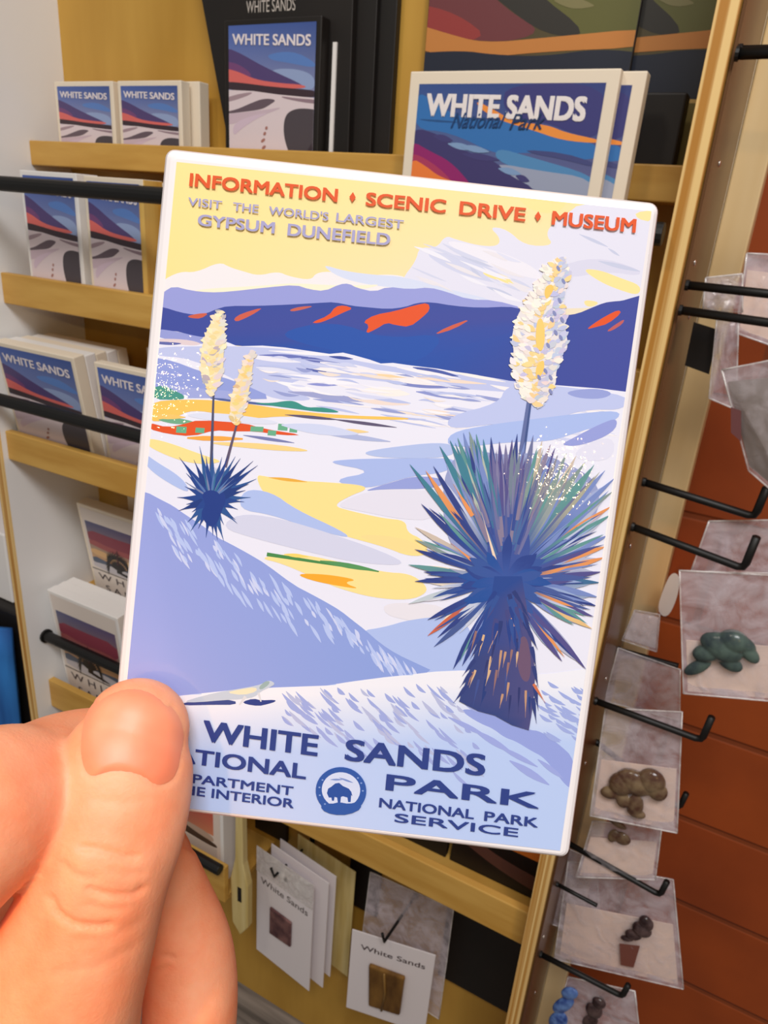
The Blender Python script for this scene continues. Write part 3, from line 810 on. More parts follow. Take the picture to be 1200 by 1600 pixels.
tag(MB().prism(smooth_poly([(-.010, -.024), (.004, -.030), (.009, 0), (.006, .028), (-.004, .03), (-.008, .01)], 2), 0, .0012).build('paper_tag', M['white']), 'small white oval paper tag beside the turtle bag', 'tag').location = at(1046, 931, .83)
bag('empty looking clear bag hanging from the short hook above the brown figurine bag', [(966, 1012), (1063, 1046), (1062, 1125), (944, 1095)], .800, 8)
bag('clear bag holding the brown stone figurine on a cream card', [(946, 1106), (1066, 1112), (1058, 1301), (922, 1274)], .702, 9, (.47, .985, 'pinkcard'))
figurine('animal_figurine', 'brown stone animal figurine in the clear bag on the long hook', 'figurine', .698,
         [(992, 1222, 9, 6.5, 5, 10), (972, 1224, 6, 7, 5, 30), (1018, 1220, 6.5, 6.5, 5, -20), (955, 1238, 5.5, 3.6, 3, -30), (1028, 1237, 4.5, 5, 4, 0), (974, 1250, 3.6, 4.5, 3, 0), (993, 1258, 3.8, 7.5, 3.4, -5), (994, 1270, 4.6, 2.4, 3, 0)], M['brownstone'])
bag('clear bag with a small dark ring hanging under the brown figurine bag', [(926, 1282), (1034, 1292), (1024, 1374), (900, 1370)], .742, 10, (.3, .98, 'pinkcard'))
figurine('ring_figurine', 'small dark curved trinket in the bag under the brown figurine bag', 'figurine', .738,
         [(965, 1287, 5, 1.8, 2, 12), (958, 1306, 2.6, 4.5, 2.4, 10), (972, 1310, 4.5, 4, 2.4, 0)], M['brownstone'])
bag('wide clear bag with the dark pointed stone, lower right', [(888, 1345), (1052, 1374), (1068, 1545), (866, 1498)], .775, 11, (.42, .98, 'pinkcard'))
figurine('dark_stone', 'dark pointed stone in the wide clear bag, lower right', 'figurine', .768,
         [(1003, 1452, 5.5, 5, 4, 0), (1008, 1440, 3.5, 4, 3, 0), (990, 1460, 5, 3.6, 3, -30), (980, 1466, 4, 1.8, 2, -25), (1014, 1446, 2.5, 4, 3, 0)], M['darkstone'])
tag(MB().add([at(*p, .7690) for p in ((968, 1474), (1000, 1478), (990, 1512), (970, 1508))] + [at(*p, .7725) for p in ((968, 1474), (1000, 1478), (990, 1512), (970, 1508))],
   [(0, 1, 2, 3), (7, 6, 5, 4), (0, 4, 5, 1), (1, 5, 6, 2), (2, 6, 7, 3), (3, 7, 4, 0)]).build('red_tag', mat('red_brown', (124, 72, 60), .5)), 'red brown square tag below the dark pointed stone', 'tag')
bag('lowest clear bag with blue ribbon and a dark trinket', [(888, 1526), (992, 1548), (1006, 1668), (850, 1650)], .732, 12)
figurine('blue_ribbon', 'crinkled blue ribbon in the lowest clear bag', 'ribbon', .728,
         [(880, 1570, 4, 10, 2.5, 25), (872, 1595, 5, 9, 2.5, 15), (890, 1552, 4, 6, 2.5, 35), (866, 1620, 5, 9, 2.5, 10)], M['bluestone'])
figurine('dark_trinket', 'dark round trinket in the lowest clear bag', 'figurine', .728,
         [(928, 1578, 5, 6, 3.5, 0), (936, 1566, 4, 4, 3.5, 0), (922, 1596, 4, 7, 3, 15)], M['darkstone'])
bag('clear bag hanging behind the square White Sands card with brown pin', [(579, 1362), (709, 1420), (686, 1592), (560, 1510)], .800, 14)
bag('flat clear bag between the two lowest peg hooks and the shelf post', [(880, 1322), (932, 1345), (940, 1470), (852, 1440)], .790, 13)

# ------------------------------------------------------------------ the magnet in the hand
import numpy as _np
mg_R = _np.array([[0.9932, -0.1147, 0.0182], [0.1157, 0.9907, -0.0711], [-0.0099, 0.0727, 0.9973]])  # columns: right, down, away (lens frame)
mg_c = _np.array([-0.0016, 0.0007, 0.1190])
def lens_to_world(p):
    d = R @ _np.array(p); return Vector((d[0], d[1], d[2] + H))
mg = thing('souvenir_magnet', 'rectangular White Sands National Park magnet held up in front of the shelf', 'magnet', lens_to_world(mg_c))
rx_ = Vector(R @ mg_R[:, 0]).normalized(); up_ = Vector(R @ -mg_R[:, 1]); nz_ = rx_.cross(up_).normalized(); up_ = nz_.cross(rx_)
mg.rotation_euler = Matrix((rx_, up_, nz_)).transposed().to_euler()
HWm, HHm = 0.0380, 0.03800 * 1.396
def mag_xy(u, v):
    d = _np.array([(u - 600) / F, (v - 800) / F, 1.0])
    n = mg_R[:, 2]
    p = d * (n @ mg_c) / (n @ d) - mg_c
    return float(p @ mg_R[:, 0]), float(-(p @ mg_R[:, 1]))
# white bevelled slab
def rrect(l, b, r, t, rad, n=5):
    out = []
    for cx, cy, a0 in ((r - rad, t - rad, 0), (l + rad, t - rad, 90), (l + rad, b + rad, 180), (r - rad, b + rad, 270)):
        for k in range(n + 1):
            w = math.radians(a0 + 90 * k / n)
            out.append((cx + rad * math.cos(w), cy + rad * math.sin(w)))
    return out
prof = [(0.00025, 0.0), (0.35, -0.00012), (0.75, -0.0005), (1.0, -0.0012), (1.0, -0.0036), (0.9, -0.0040)]
eL, eT, eR, eB = 0.0019, 0.0018, 0.0014, 0.0010
rings = []
for k, (f_, z) in enumerate(prof):
    rings.append([(x, y, z) for x, y in rrect(-HWm - .0002 - eL * f_, -HHm - .0002 - eB * f_, HWm + .0002 + eR * f_, HHm + .0002 + eT * f_, 0.0006 + .0009 * f_)])
sl = MB(); nn = len(rings[0])
for r_ in rings: sl.v += r_
sl.f.append(tuple(range(nn)))
for k in range(len(rings) - 1):
    for i in range(nn):
        sl.f.append((k * nn + i, k * nn + (i + 1) % nn, (k + 1) * nn + (i + 1) % nn, (k + 1) * nn + i))
sl.f.append(tuple(reversed(range((len(rings) - 1) * nn, len(rings) * nn))))
slab = sl.build('slab', mat('white_glazed_edge', (246, 240, 242), 0.22, 0, Coat_Weight=0.5), mg)
MB().box(-.03, .03, -.044, .044, -.0056, -.0041).build('magnet_sheet', M['black'], mg, bevel=0.0005)

QUAD = [(276, 253), (1018, 330), (875, 1329), (181, 1250)]
A = Art(QUAD, lambda u, v, h: (*mag_xy(u, v), 0.00002 + h), 0.00000015)
def P(c, ps, n=2): A.poly(c, smooth_poly(ps, n) if n else ps)
WHT = (234, 234, 250); YEL = (253, 226, 148); LIL = (186, 194, 238); PER = (146, 160, 224)
LBL = (176, 194, 242); NAVY = (38, 72, 160); GOLD = (250, 200, 96); ORG = (228, 82, 30)
rg = random.Random(3)
# sky
A.grad([(260, 240), (1030, 320), (1030, 640), (240, 560)], [(253, 228, 150), (250, 228, 165), (222, 222, 240), (252, 226, 150)], 6)
P((226, 226, 244), [(1030, 318), (905, 318), (892, 330), (866, 346), (852, 366), (866, 384), (820, 384), (792, 358), (764, 354), (782, 372), (778, 385), (748, 384), (712, 374), (696, 368), (682, 388), (655, 386), (650, 408), (628, 436), (622, 470), (1010, 490), (1030, 400)])
P((240, 236, 240), [(240, 470), (250, 440), (281, 424), (306, 426), (343, 409), (360, 418), (380, 424), (404, 431), (434, 424), (452, 432), (486, 438), (494, 426), (520, 424), (560, 432), (610, 428), (640, 434), (660, 470), (620, 480), (240, 480)])
P((214, 222, 246), [(500, 412), (540, 424), (590, 430), (630, 432), (700, 452), (770, 468), (760, 476), (640, 452), (580, 446), (530, 434)])
P((208, 212, 238), [(660, 392), (720, 398), (790, 430), (800, 446), (740, 436), (690, 416)])
P((236, 234, 246), [(690, 372), (780, 392), (840, 420), (850, 440), (790, 424), (720, 396)])
P((216, 216, 238), [(860, 420), (930, 400), (1000, 420), (1000, 432), (950, 424), (880, 436)])
for a_, b_, w in (((720, 400), (770, 418), 5), ((735, 418), (752, 434), 6), ((905, 366), (950, 386), 5), ((950, 388), (968, 400), 4), ((935, 408), (1000, 424), 7), ((760, 448), (800, 462), 6)):
    A.lens((198, 204, 230), a_, b_, w)
P((252, 228, 156), [(753, 424), (778, 426), (812, 442), (806, 447), (778, 438), (758, 431)])
P((252, 228, 156), [(806, 306), (888, 310), (880, 326), (862, 334), (830, 330)], 1)
P((252, 228, 156), [(908, 420), (938, 422), (968, 434), (1002, 446), (998, 462), (970, 454), (938, 441)])
P((252, 226, 160), [(912, 468), (938, 472), (926, 480), (914, 478)])
P((252, 228, 160), [(992, 332), (1022, 328), (1018, 347), (996, 342)], 1)
P((250, 240, 214), [(300, 452), (420, 446), (455, 442), (520, 446), (560, 446), (600, 444), (560, 454), (420, 456), (300, 462)])
for k in range(46):
    x = 640 + rg.random() * 330; y = 380 + rg.random() * 90; l = 24 + 50 * rg.random()
    if y > 470 or (x > 880 and y > 455): continue
    if x < 800: A.lens([(236, 236, 248), (210, 214, 238), (222, 224, 244), (232, 228, 236)][k % 4], (x, y), (x + l, y + l * .42), 3 + 4 * rg.random(), rg.uniform(-3, 3))
# mountains
P((152, 158, 222), [(240, 470), (256, 456), (271, 447), (298, 454), (327, 457), (356, 456), (418, 449), (462, 445), (483, 452), (507, 455), (531, 444), (545, 443), (558, 450), (585, 456), (606, 448), (640, 452), (671, 449), (698, 456), (732, 468), (773, 469), (820, 482), (820, 520), (240, 520)], 1)
mt = [(240, 478), (256, 480), (281, 488), (304, 492), (322, 490), (338, 483), (356, 478), (401, 478), (452, 476), (503, 473), (522, 472), (551, 478), (572, 480), (606, 483), (632, 480), (652, 473), (674, 472), (709, 478), (750, 481), (794, 479), (811, 482), (852, 490), (883, 493), (903, 490), (924, 481), (944, 473), (958, 471), (972, 470), (985, 466), (1010, 459), (1000, 620),
      (978, 613), (936, 607), (897, 604), (845, 600), (796, 596), (750, 588), (712, 582), (684, 577), (663, 574), (642, 572), (614, 568), (595, 569), (578, 563), (553, 556), (536, 552), (515, 554), (480, 549), (445, 544), (410, 541), (371, 541), (354, 535), (305, 526), (277, 519), (240, 514)]
def mcol(p):
    x, y = p[0], p[1]
    t = math.exp(-((x - 560) / 170) ** 2) * min(1, max(0, (y - 478) / 50)); t2 = min(1, abs(x - 560) / 400)
    return tuple(a * (1 - t) + b * t for a, b in zip((50 + 10 * t2, 72, 158), (22, 78, 172)))
mt = smooth_poly(mt, 1)
A.poly(None, mt, [mcol(p) for p in mt])
P((30, 80, 172), [(430, 520), (520, 500), (600, 530), (700, 520), (660, 566), (600, 562), (480, 540)])
for ps, c in (([(292, 494), (309, 490), (327, 489), (314, 498), (298, 497)], (206, 92, 70)), ([(365, 498), (377, 490), (411, 480), (401, 488), (384, 497), (369, 503)], (206, 92, 74)),
              ([(452, 484), (469, 479), (492, 478), (472, 484), (456, 487)], (200, 96, 80)), ([(486, 504), (514, 493), (524, 479), (538, 477), (552, 482), (537, 488), (512, 500), (497, 505)], ORG),
              ([(567, 503), (585, 492), (618, 486), (648, 477), (669, 473), (672, 484), (660, 496), (640, 511), (618, 508), (604, 504), (588, 514), (571, 522), (577, 508)], ORG),
              ([(676, 524), (698, 511), (738, 497), (710, 514)], (206, 92, 70)), ([(916, 515), (927, 506), (946, 494), (966, 484), (971, 489), (950, 506), (931, 511)], ORG), ([(947, 518), (960, 508), (976, 498), (973, 506), (956, 517)], (190, 90, 90))):
    A.poly(c, smooth_poly(ps, 1))
# dune field
dn = [(230, 513), (277, 518), (305, 525), (354, 534), (371, 541), (410, 540), (445, 543), (480, 548), (515, 553), (536, 551), (553, 555), (578, 562), (595, 568), (614, 567), (642, 571), (684, 576), (712, 581), (750, 587), (796, 595), (845, 600), (897, 604), (936, 607), (985, 613), (1010, 640), (900, 1345), (150, 1280)]
A.poly(WHT, dn)
P((150, 158, 220), [(240, 513), (277, 518), (305, 525), (345, 531), (332, 540), (240, 528)])
P((226, 208, 214), [(240, 529), (290, 530), (318, 537), (300, 541), (240, 533)])
P((96, 104, 172), [(240, 533), (290, 536), (270, 540), (240, 537)])
P((192, 200, 240), [(330, 541), (371, 541), (445, 545), (515, 555), (600, 572), (720, 585), (850, 602), (970, 614), (960, 640), (880, 620), (760, 610), (660, 604), (600, 596), (520, 588), (470, 592), (440, 606), (500, 626), (430, 626), (380, 600), (300, 560), (240, 556), (240, 542)])
for a_, b_, w, c in (((405, 555), (482, 558), 6, (104, 116, 190)), ((470, 559), (514, 566), 7, (92, 104, 180)), ((478, 576), (510, 581), 6, (84, 98, 176)), ((514, 557), (552, 561), 5, (58, 78, 160)), ((645, 574), (716, 588), 8, (74, 92, 170)), ((612, 598), (700, 606), 8, (126, 136, 200)), ((650, 612), (750, 624), 10, (140, 150, 212)), ((480, 600), (528, 602), 5, (140, 148, 214)),
                     ((380, 556), (470, 566), 8, (236, 236, 250)), ((420, 548), (530, 556), 5, (240, 240, 250)), ((500, 566), (610, 586), 12, (238, 236, 248)), ((560, 578), (690, 602), 14, (244, 238, 242)), ((620, 574), (720, 592), 6, (244, 240, 248)), ((440, 586), (560, 600), 12, (244, 242, 252)), ((400, 574), (470, 584), 8, (226, 228, 248)),
                     ((700, 580), (790, 597), 5, (246, 240, 240)), ((560, 584), (640, 590), 5, (246, 214, 170)), ((650, 590), (760, 600), 6, (240, 220, 206)), ((570, 608), (640, 616), 14, (246, 240, 236)), ((450, 612), (580, 628), 10, (158, 164, 212)), ((560, 626), (640, 632), 8, (240, 222, 214)), ((660, 640), (730, 652), 7, (246, 222, 206)), ((430, 596), (500, 612), 8, (244, 244, 252))):
    A.lens(c, a_, b_, w)
for k in range(120):
    x = 400 + rg.random() * 520; yt = np.interp(x, [400, 560, 700, 980], [552, 572, 592, 622]); y = yt + rg.random() ** 1.2 * 80; l = 24 + 60 * rg.random()
    A.lens([(244, 242, 250), (214, 218, 246), (186, 196, 238), (246, 240, 244), (240, 226, 216), (206, 212, 244), (150, 160, 214)][rg.randrange(7)], (x, y), (x + l, y + l * (.10 + .10 * rg.random())), 2 + 4 * rg.random(), rg.uniform(-3, 3))
P(PER, [(236, 558), (268, 563), (315, 581), (368, 595), (431, 623), (375, 624), (333, 622), (280, 620), (236, 622)], 1)
P((160, 170, 226), [(240, 600), (300, 606), (370, 612), (400, 622), (330, 622), (240, 622)], 1)
P((190, 200, 242), [(790, 604), (830, 600), (880, 604), (985, 618), (975, 640), (930, 640), (897, 644), (860, 660), (770, 662), (700, 672), (700, 650), (780, 630)])
P((150, 162, 222), [(880, 612), (930, 606), (960, 614), (940, 624), (900, 622)])
P((170, 190, 242), [(768, 663), (840, 654), (887, 648), (970, 640), (964, 658), (900, 676), (860, 690), (800, 690), (700, 702), (700, 676)])
P((150, 160, 224), [(873, 696), (900, 682), (936, 663), (966, 652), (960, 676), (908, 697)])
P((226, 226, 246), [(900, 700), (960, 678), (958, 720), (900, 720)])
# flats with grass
P((70, 150, 138), [(238, 606), (254, 602), (270, 609), (289, 618), (286, 625), (238, 624)], 1)
P(GOLD, [(232, 628), (285, 624), (330, 625), (382, 630), (445, 640), (532, 649), (640, 652), (636, 657), (520, 653), (440, 650), (400, 654), (350, 648), (300, 640), (275, 652), (232, 662)])
P((78, 96, 160), [(322, 621), (352, 623), (430, 632), (428, 635), (350, 627)], 1)
P((54, 146, 136), [(392, 629), (424, 630), (448, 626), (462, 627), (478, 637), (500, 636), (518, 639), (534, 645), (500, 644), (470, 640), (424, 634)])
for a_, b_, w in (((445, 648), (530, 656), 5), ((520, 655), (620, 668), 5)): A.lens((92, 84, 116), a_, b_, w)
P((222, 226, 246), [(282, 648), (330, 644), (400, 652), (440, 660), (420, 664), (330, 658)])
A.lens((112, 172, 138), (248, 656), (304, 660), 9); A.lens((246, 200, 110), (232, 650), (290, 652), 8)
P(ORG, [(232, 660), (262, 668), (290, 662), (310, 656), (382, 661), (412, 670), (476, 680), (440, 680), (400, 674), (360, 674), (336, 672), (300, 682), (262, 678), (232, 670)], 1)
P((246, 170, 70), [(280, 684), (330, 680), (396, 686), (330, 690)], 1)
for x, y, w, h_ in ((276, 666, 16, 11), (306, 668, 14, 9), (435, 662, 15, 11), (453, 667, 12, 9), (419, 672, 13, 9), (392, 666, 20, 9)):
    A.poly((104, 176, 140), [(x, y), (x + w, y + 1), (x + w - 1, y + h_), (x - 1, y + h_ - 1)])
A.lens((120, 126, 180), (380, 680), (460, 692), 5)
A.lens((176, 186, 226), (500, 676), (610, 690), 8); A.lens((246, 214, 150), (530, 672), (576, 675), 6); A.lens((208, 216, 246), (440, 664), (560, 678), 16)
# near dunes
P((252, 226, 150), [(228, 684), (260, 690), (320, 712), (352, 722), (310, 726), (270, 716), (228, 696)])
P((246, 214, 140), [(300, 690), (420, 692), (500, 706), (420, 704)])
P(LBL, [(226, 708), (245, 722), (275, 740), (292, 756), (296, 772), (252, 748), (226, 726)])
P((180, 196, 240), [(562, 708), (600, 700), (690, 690), (716, 700), (700, 716), (600, 716)])
P((170, 188, 240), [(506, 722), (550, 717), (640, 716), (720, 716), (700, 738), (640, 744), (571, 766), (515, 750), (588, 737)])
P((150, 162, 224), [(566, 768), (600, 757), (653, 742), (700, 750), (680, 764), (600, 764)])
P(YEL, [(400, 742), (414, 744), (430, 747), (466, 751), (520, 754), (567, 758), (573, 765), (548, 774), (520, 790), (546, 798), (600, 810), (634, 813), (636, 832), (660, 842), (672, 866), (640, 870), (600, 854), (540, 838), (480, 818), (430, 786), (408, 766)])
A.lens((236, 176, 66), (420, 746), (480, 753), 5)
P((228, 226, 242), [(520, 790), (575, 766), (640, 764), (700, 770), (680, 812), (630, 812), (560, 798)])
P(LBL, [(380, 764), (424, 768), (462, 796), (536, 830), (548, 842), (480, 824), (424, 804), (372, 796)])
P((212, 214, 238), [(372, 802), (430, 808), (500, 828), (600, 862), (640, 884), (560, 880), (480, 862), (400, 842), (344, 824)])
P((250, 222, 150), [(556, 836), (600, 836), (650, 846), (668, 868), (620, 862), (583, 848)])
P((252, 226, 152), [(405, 872), (440, 866), (475, 866), (540, 880), (600, 894), (640, 896), (664, 912), (668, 926), (640, 938), (583, 934), (528, 919), (490, 902), (440, 880)])
A.stroke((70, 138, 76), (417, 866), (592, 893), 6, 2); A.lens((84, 150, 90), (500, 876), (590, 892), 8); A.lens((250, 216, 110), (444, 866), (482, 870), 6)
P((246, 172, 44), [(459, 896), (510, 897), (561, 906), (535, 910), (568, 922), (492, 909)])
P((232, 228, 238), [(600, 940), (700, 944), (700, 980), (640, 970), (600, 960)])
P(LBL, [(560, 986), (600, 980), (640, 968), (700, 962), (740, 980), (740, 1060), (660, 1052), (600, 1010)])
# big shadowed dune
bd = [(216, 770), (228, 768), (252, 781), (270, 790), (291, 805), (318, 822), (340, 840), (357, 848), (390, 866), (415, 881), (459, 914), (486, 928), (510, 941), (532, 954), (552, 970), (569, 983), (594, 1005), (620, 1022), (650, 1036), (680, 1050), (620, 1060), (547, 1066), (510, 1072), (429, 1075), (363, 1080), (279, 1090), (170, 1110)]
def dcol(p):
    x, y = p[0], p[1]
    t = min(1, max(0, (x - 200) / 420)); l = math.exp(-((x - 215) / 60) ** 2 - ((y - 1040) / 70) ** 2)
    return tuple(a * (1 - t) + b * t + 14 * l for a, b in zip((152, 164, 228), (140, 162, 226)))
bd = smooth_poly(bd, 1)
A.poly(None, bd, [dcol(p) for p in bd])
ridge = [(230, 772), (252, 784), (291, 808), (340, 843), (390, 869), (415, 884), (459, 917), (510, 944), (552, 973), (594, 1006), (640, 1034)]
for k in range(150):
    t = rg.random() * (len(ridge) - 1); i = int(t); f_ = t - i
    x = ridge[i][0] * (1 - f_) + ridge[i + 1][0] * f_; y = ridge[i][1] * (1 - f_) + ridge[i + 1][1] * f_
    dpt = 4 + rg.random() * (92 if x < 420 else 74 - (x - 420) * .22); x += dpt * .42; y += dpt * .92
    l = 12 + rg.random() * 24
    A.lens((184, 200, 246) if rg.random() < .75 else (206, 214, 248), (x, y), (x + l * (.45 + .1 * rg.random()), y + l * .88), 3.2 + 2.4 * rg.random(), 2 * (rg.random() - .5))
# foreground dune
fg = [(150, 1110), (279, 1087), (363, 1078), (429, 1074), (510, 1071), (547, 1065), (600, 1058), (640, 1054), (680, 1049), (728, 1047), (800, 1056), (860, 1052), (905, 1046), (960, 1040), (900, 1345), (150, 1290)]
def fcol(p):
    x, y = p[0], p[1]
    t = min(1, max(0, (y - 1070 - max(0, 700 - x) * .06) / 90))
    return tuple(a * (1 - t) + b * t for a, b in zip((240, 240, 250), (186, 206, 248)))
A.poly((196, 212, 248), fg)
A.i += 1
for gx in range(150, 960, 15):          # light falls off the crest in the print
    for gy in range(1040, 1345, 15):
        q = [(gx, gy), (gx + 15, gy), (gx + 15, gy + 15), (gx, gy + 15)]
        def top(x): return np.interp(x, [p[0] for p in fg[:14]], [p[1] for p in fg[:14]])
        if min(y - top(x) for x, y in q) < 0: 
            if max(y - top(x) for x, y in q) < 0: continue
            q = [(x, max(y, top(x))) for x, y in q]
            if (q[3][1] - q[0][1]) < .5 or (q[2][1] - q[1][1]) < .5: continue
        A.poly(None, q, [fcol(p) for p in q], up=False)
P((150, 164, 228), [(719, 1107), (752, 1110), (776, 1116), (800, 1126), (824, 1140), (845, 1142), (875, 1164), (897, 1185), (900, 1235), (884, 1228), (866, 1203), (848, 1182), (830, 1173), (806, 1158), (788, 1152), (770, 1138), (752, 1131), (730, 1118)])
for k in range(125):
    x = 440 + rg.random() * 300; y0 = 1078 - (x - 440) * .06; y = y0 + rg.random() ** 1.3 * (50 + (x - 440) * .36)
    l = 14 + 30 * rg.random()
    A.lens((160, 172, 228) if rg.random() < .7 else (184, 190, 226), (x, y), (x + l * .72, y + l * .66), 4.2 + 2.6 * rg.random(), 1.8)
for k in range(60):
    x = 836 + rg.random() * 90; y = 1062 + rg.random() * 90; l = 14 + 22 * rg.random()
    A.lens((160, 174, 230), (x, y), (x + l * .85, y + l * .5), 4 + 2 * rg.random(), 2)
for a_, b_, w in (((796, 1188), (858, 1226), 12), ((780, 1166), (840, 1198), 8), ((740, 1140), (800, 1176), 10), ((840, 1186), (880, 1216), 8), ((700, 1120), (760, 1150), 8)): A.lens((158, 170, 230), a_, b_, w)
# lizard
P((60, 74, 140), [(284, 1098), (330, 1092), (368, 1094), (369, 1101), (330, 1101), (286, 1102)], 1)
P((46, 62, 136), [(379, 1096), (396, 1091), (408, 1094), (430, 1093), (431, 1096), (418, 1100), (404, 1103), (384, 1100)], 1)
P((196, 206, 222), [(284, 1097), (320, 1086), (353, 1079), (374, 1076), (400, 1071), (410, 1068), (421, 1062), (431, 1068), (421, 1074), (408, 1080), (398, 1089), (380, 1092), (345, 1094), (310, 1097)], 1)
P((238, 228, 196), [(353, 1082), (374, 1077), (400, 1073), (402, 1080), (380, 1086)], 1)
P((156, 178, 178), [(404, 1074), (414, 1064), (422, 1064), (420, 1070), (408, 1078)], 1)
A.stroke((220, 220, 226), (384, 1088), (374, 1101), 5, 2); A.stroke((220, 220, 226), (404, 1082), (408, 1096), 4, 2)
# small yucca
yb = (30, 66, 142)
A.stroke((74, 78, 110), (330, 735), (334, 612), 5, 3); A.stroke((96, 84, 110), (352, 730), (371, 660), 5, 3)
for tx, ty in ((312, 697), (280, 714), (303, 718), (333, 704), (347, 714), (368, 713), (396, 720), (403, 727), (401, 748), (389, 756), (392, 777), (382, 784), (368, 812), (371, 818), (350, 820), (277, 777), (291, 788), (279, 798), (293, 816), (298, 830), (322, 840), (350, 846), (333, 837), (291, 739), (289, 760), (376, 716), (357, 712), (322, 712), (386, 738), (384, 766), (372, 796), (300, 800), (310, 826), (340, 844)):
    A.stroke((yb, (24, 56, 128), (40, 84, 150))[rg.randrange(3)], (330 + (tx - 330) * .1, 780 + (ty - 780) * .1), (tx, ty), 17, 0, up=True)
P((28, 58, 136), [(318, 768), (336, 756), (350, 768), (354, 782), (346, 800), (340, 818), (328, 824), (318, 812), (314, 800), (322, 790), (316, 776)])
for k in range(14):
    an = -math.pi / 2 + (rg.random() - .5) * 2.4
    A.stroke(((84, 118, 176), (120, 130, 170), (50, 110, 150))[k % 3], (330 + 14 * math.cos(an), 776 + 10 * math.sin(an)), (330 + 46 * math.cos(an), 776 + 46 * math.sin(an)), 4, 0)
def bloom(outline, cols, n, rmin, rmax, seed):
    """flower spike: base shape plus many petal dabs coloured across its width"""
    r_ = random.Random(seed)
    A.poly(cols[4] if len(cols) > 4 else cols[1], smooth_poly(outline, 1))
    xs = [p[0] for p in outline]; ys = [p[1] for p in outline]
    def span(y):
        c = []
        for i in range(len(outline)):
            a, b = outline[i], outline[(i + 1) % len(outline)]
            if (a[1] <= y) != (b[1] <= y): c.append(a[0] + (b[0] - a[0]) * (y - a[1]) / (b[1] - a[1]))
        return (min(c), max(c)) if len(c) >= 2 else None
    for k in range(n):
        y = min(ys) + 2 + r_.random() * (max(ys) - min(ys) - 4)
        s = span(y)
        if not s: continue
        t = r_.random(); x = s[0] + (s[1] - s[0]) * t
        q = (0 if t < .33 else 1 if t < .62 else 2)
        if r_.random() < .2: q = r_.randrange(3)
        c = cols[q] if r_.random() < .85 else cols[3]
        rr = rmin + (rmax - rmin) * r_.random()
        an = (3.6 if t < .5 else -.5) + r_.uniform(-.5, .5)
        A.lens(tuple(min(255, v + r_.uniform(-7, 7)) for v in c), (x - math.cos(an) * rr, y - math.sin(an) * rr), (x + math.cos(an) * rr, y + math.sin(an) * rr), rr * (.9 + .3 * r_.random()), r_.uniform(-2, 2))
bloom([(347, 482), (352, 501), (350, 543), (349, 578), (343, 602), (331, 618), (321, 602), (314, 588), (314, 550), (322, 518), (335, 496)], [(250, 234, 196), (244, 218, 156), (228, 220, 216), (190, 180, 190), (244, 226, 176)], 90, 4, 8, 5)
bloom([(392, 548), (398, 553), (392, 595), (385, 634), (371, 664), (361, 655), (359, 627), (368, 599), (382, 564)], [(246, 228, 206), (245, 212, 136), (226, 216, 212), (222, 196, 150), (244, 220, 170)], 60, 3.5, 6.5, 6)
# tall yucca
A.stroke((96, 110, 164), (808, 760), (829, 612), 12, 7); A.stroke((60, 82, 140), (814, 740), (831, 614), 4, 3)
bloom([(873, 403), (884, 410), (888, 420), (885, 446), (880, 478), (882, 509), (888, 541), (880, 551), (869, 576), (868, 604), (855, 621), (841, 636), (827, 626), (815, 621), (809, 604), (800, 579), (803, 551), (799, 530), (803, 509), (812, 485), (827, 467), (841, 443), (852, 418)], [(250, 240, 234), (247, 214, 150), (196, 200, 228), (232, 222, 218), (232, 226, 228)], 420, 4, 9, 7)
P((250, 202, 104), [(852, 448), (862, 444), (866, 452), (854, 470), (850, 460)]); P((250, 208, 116), [(838, 500), (848, 496), (852, 530), (846, 552), (836, 540)]); P((250, 206, 112), [(836, 572), (850, 560), (850, 580), (838, 596)])
for x, y in ((872, 420), (880, 440), (874, 470), (862, 500), (868, 520), (876, 528), (852, 580), (860, 590), (860, 612), (842, 590), (856, 540), (866, 490), (878, 500)):
    A.ell((132, 140, 190), (x, y), 5, 2.6, 1.1, 8)
tips = [(640, 725), (658, 787), (665, 735), (677, 728), (648, 823), (648, 843), (648, 858), (638, 882), (662, 893), (648, 908), (665, 935), (638, 943), (668, 968), (668, 993), (678, 1010), (708, 1045), (722, 1040)]
tipr = [(915, 1045), (878, 1033), (925, 982), (927, 963), (933, 947), (935, 933), (938, 910), (940, 893), (946, 870), (948, 853), (952, 835), (956, 803), (956, 790), (958, 767), (962, 745)]
tipt = [(687, 697), (703, 688), (715, 684), (724, 676), (733, 674), (744, 678), (755, 686), (767, 683), (780, 690), (790, 694), (800, 687), (808, 678), (820, 690), (833, 680), (847, 688), (860, 694), (867, 700), (885, 708), (900, 712), (914, 722), (928, 726), (945, 735)]
CTR = (790, 905)
def leaf(tip, c, w, k0=.10, up=True):
    a = (CTR[0] + (tip[0] - CTR[0]) * k0, CTR[1] + (tip[1] - CTR[1]) * k0)
    dx, dy = tip[0] - a[0], tip[1] - a[1]; l = math.hypot(dx, dy) or 1
    nx, ny = -dy / l, dx / l; o = rg.uniform(-4, 4); L = []; Q = []; g = []
    for t, k in ((0, .35), (.2, .6), (.4, .85), (.6, 1.0), (.75, .9), (.88, .55), (1.0, .03)):
        x, y = a[0] + dx * t + nx * o * math.sin(math.pi * t), a[1] + dy * t + ny * o * math.sin(math.pi * t)
        L.append((x + nx * w * k / 2, y + ny * w * k / 2)); Q.append((x - nx * w * k / 2, y - ny * w * k / 2))
        m = min(1, max(0, (t - .12) / .5)); g.append(tuple(a_ * (1 - m) + b_ * m for a_, b_ in zip((54, 84, 160), c)))
    A.poly(None, L + Q[::-1], g + g[::-1])
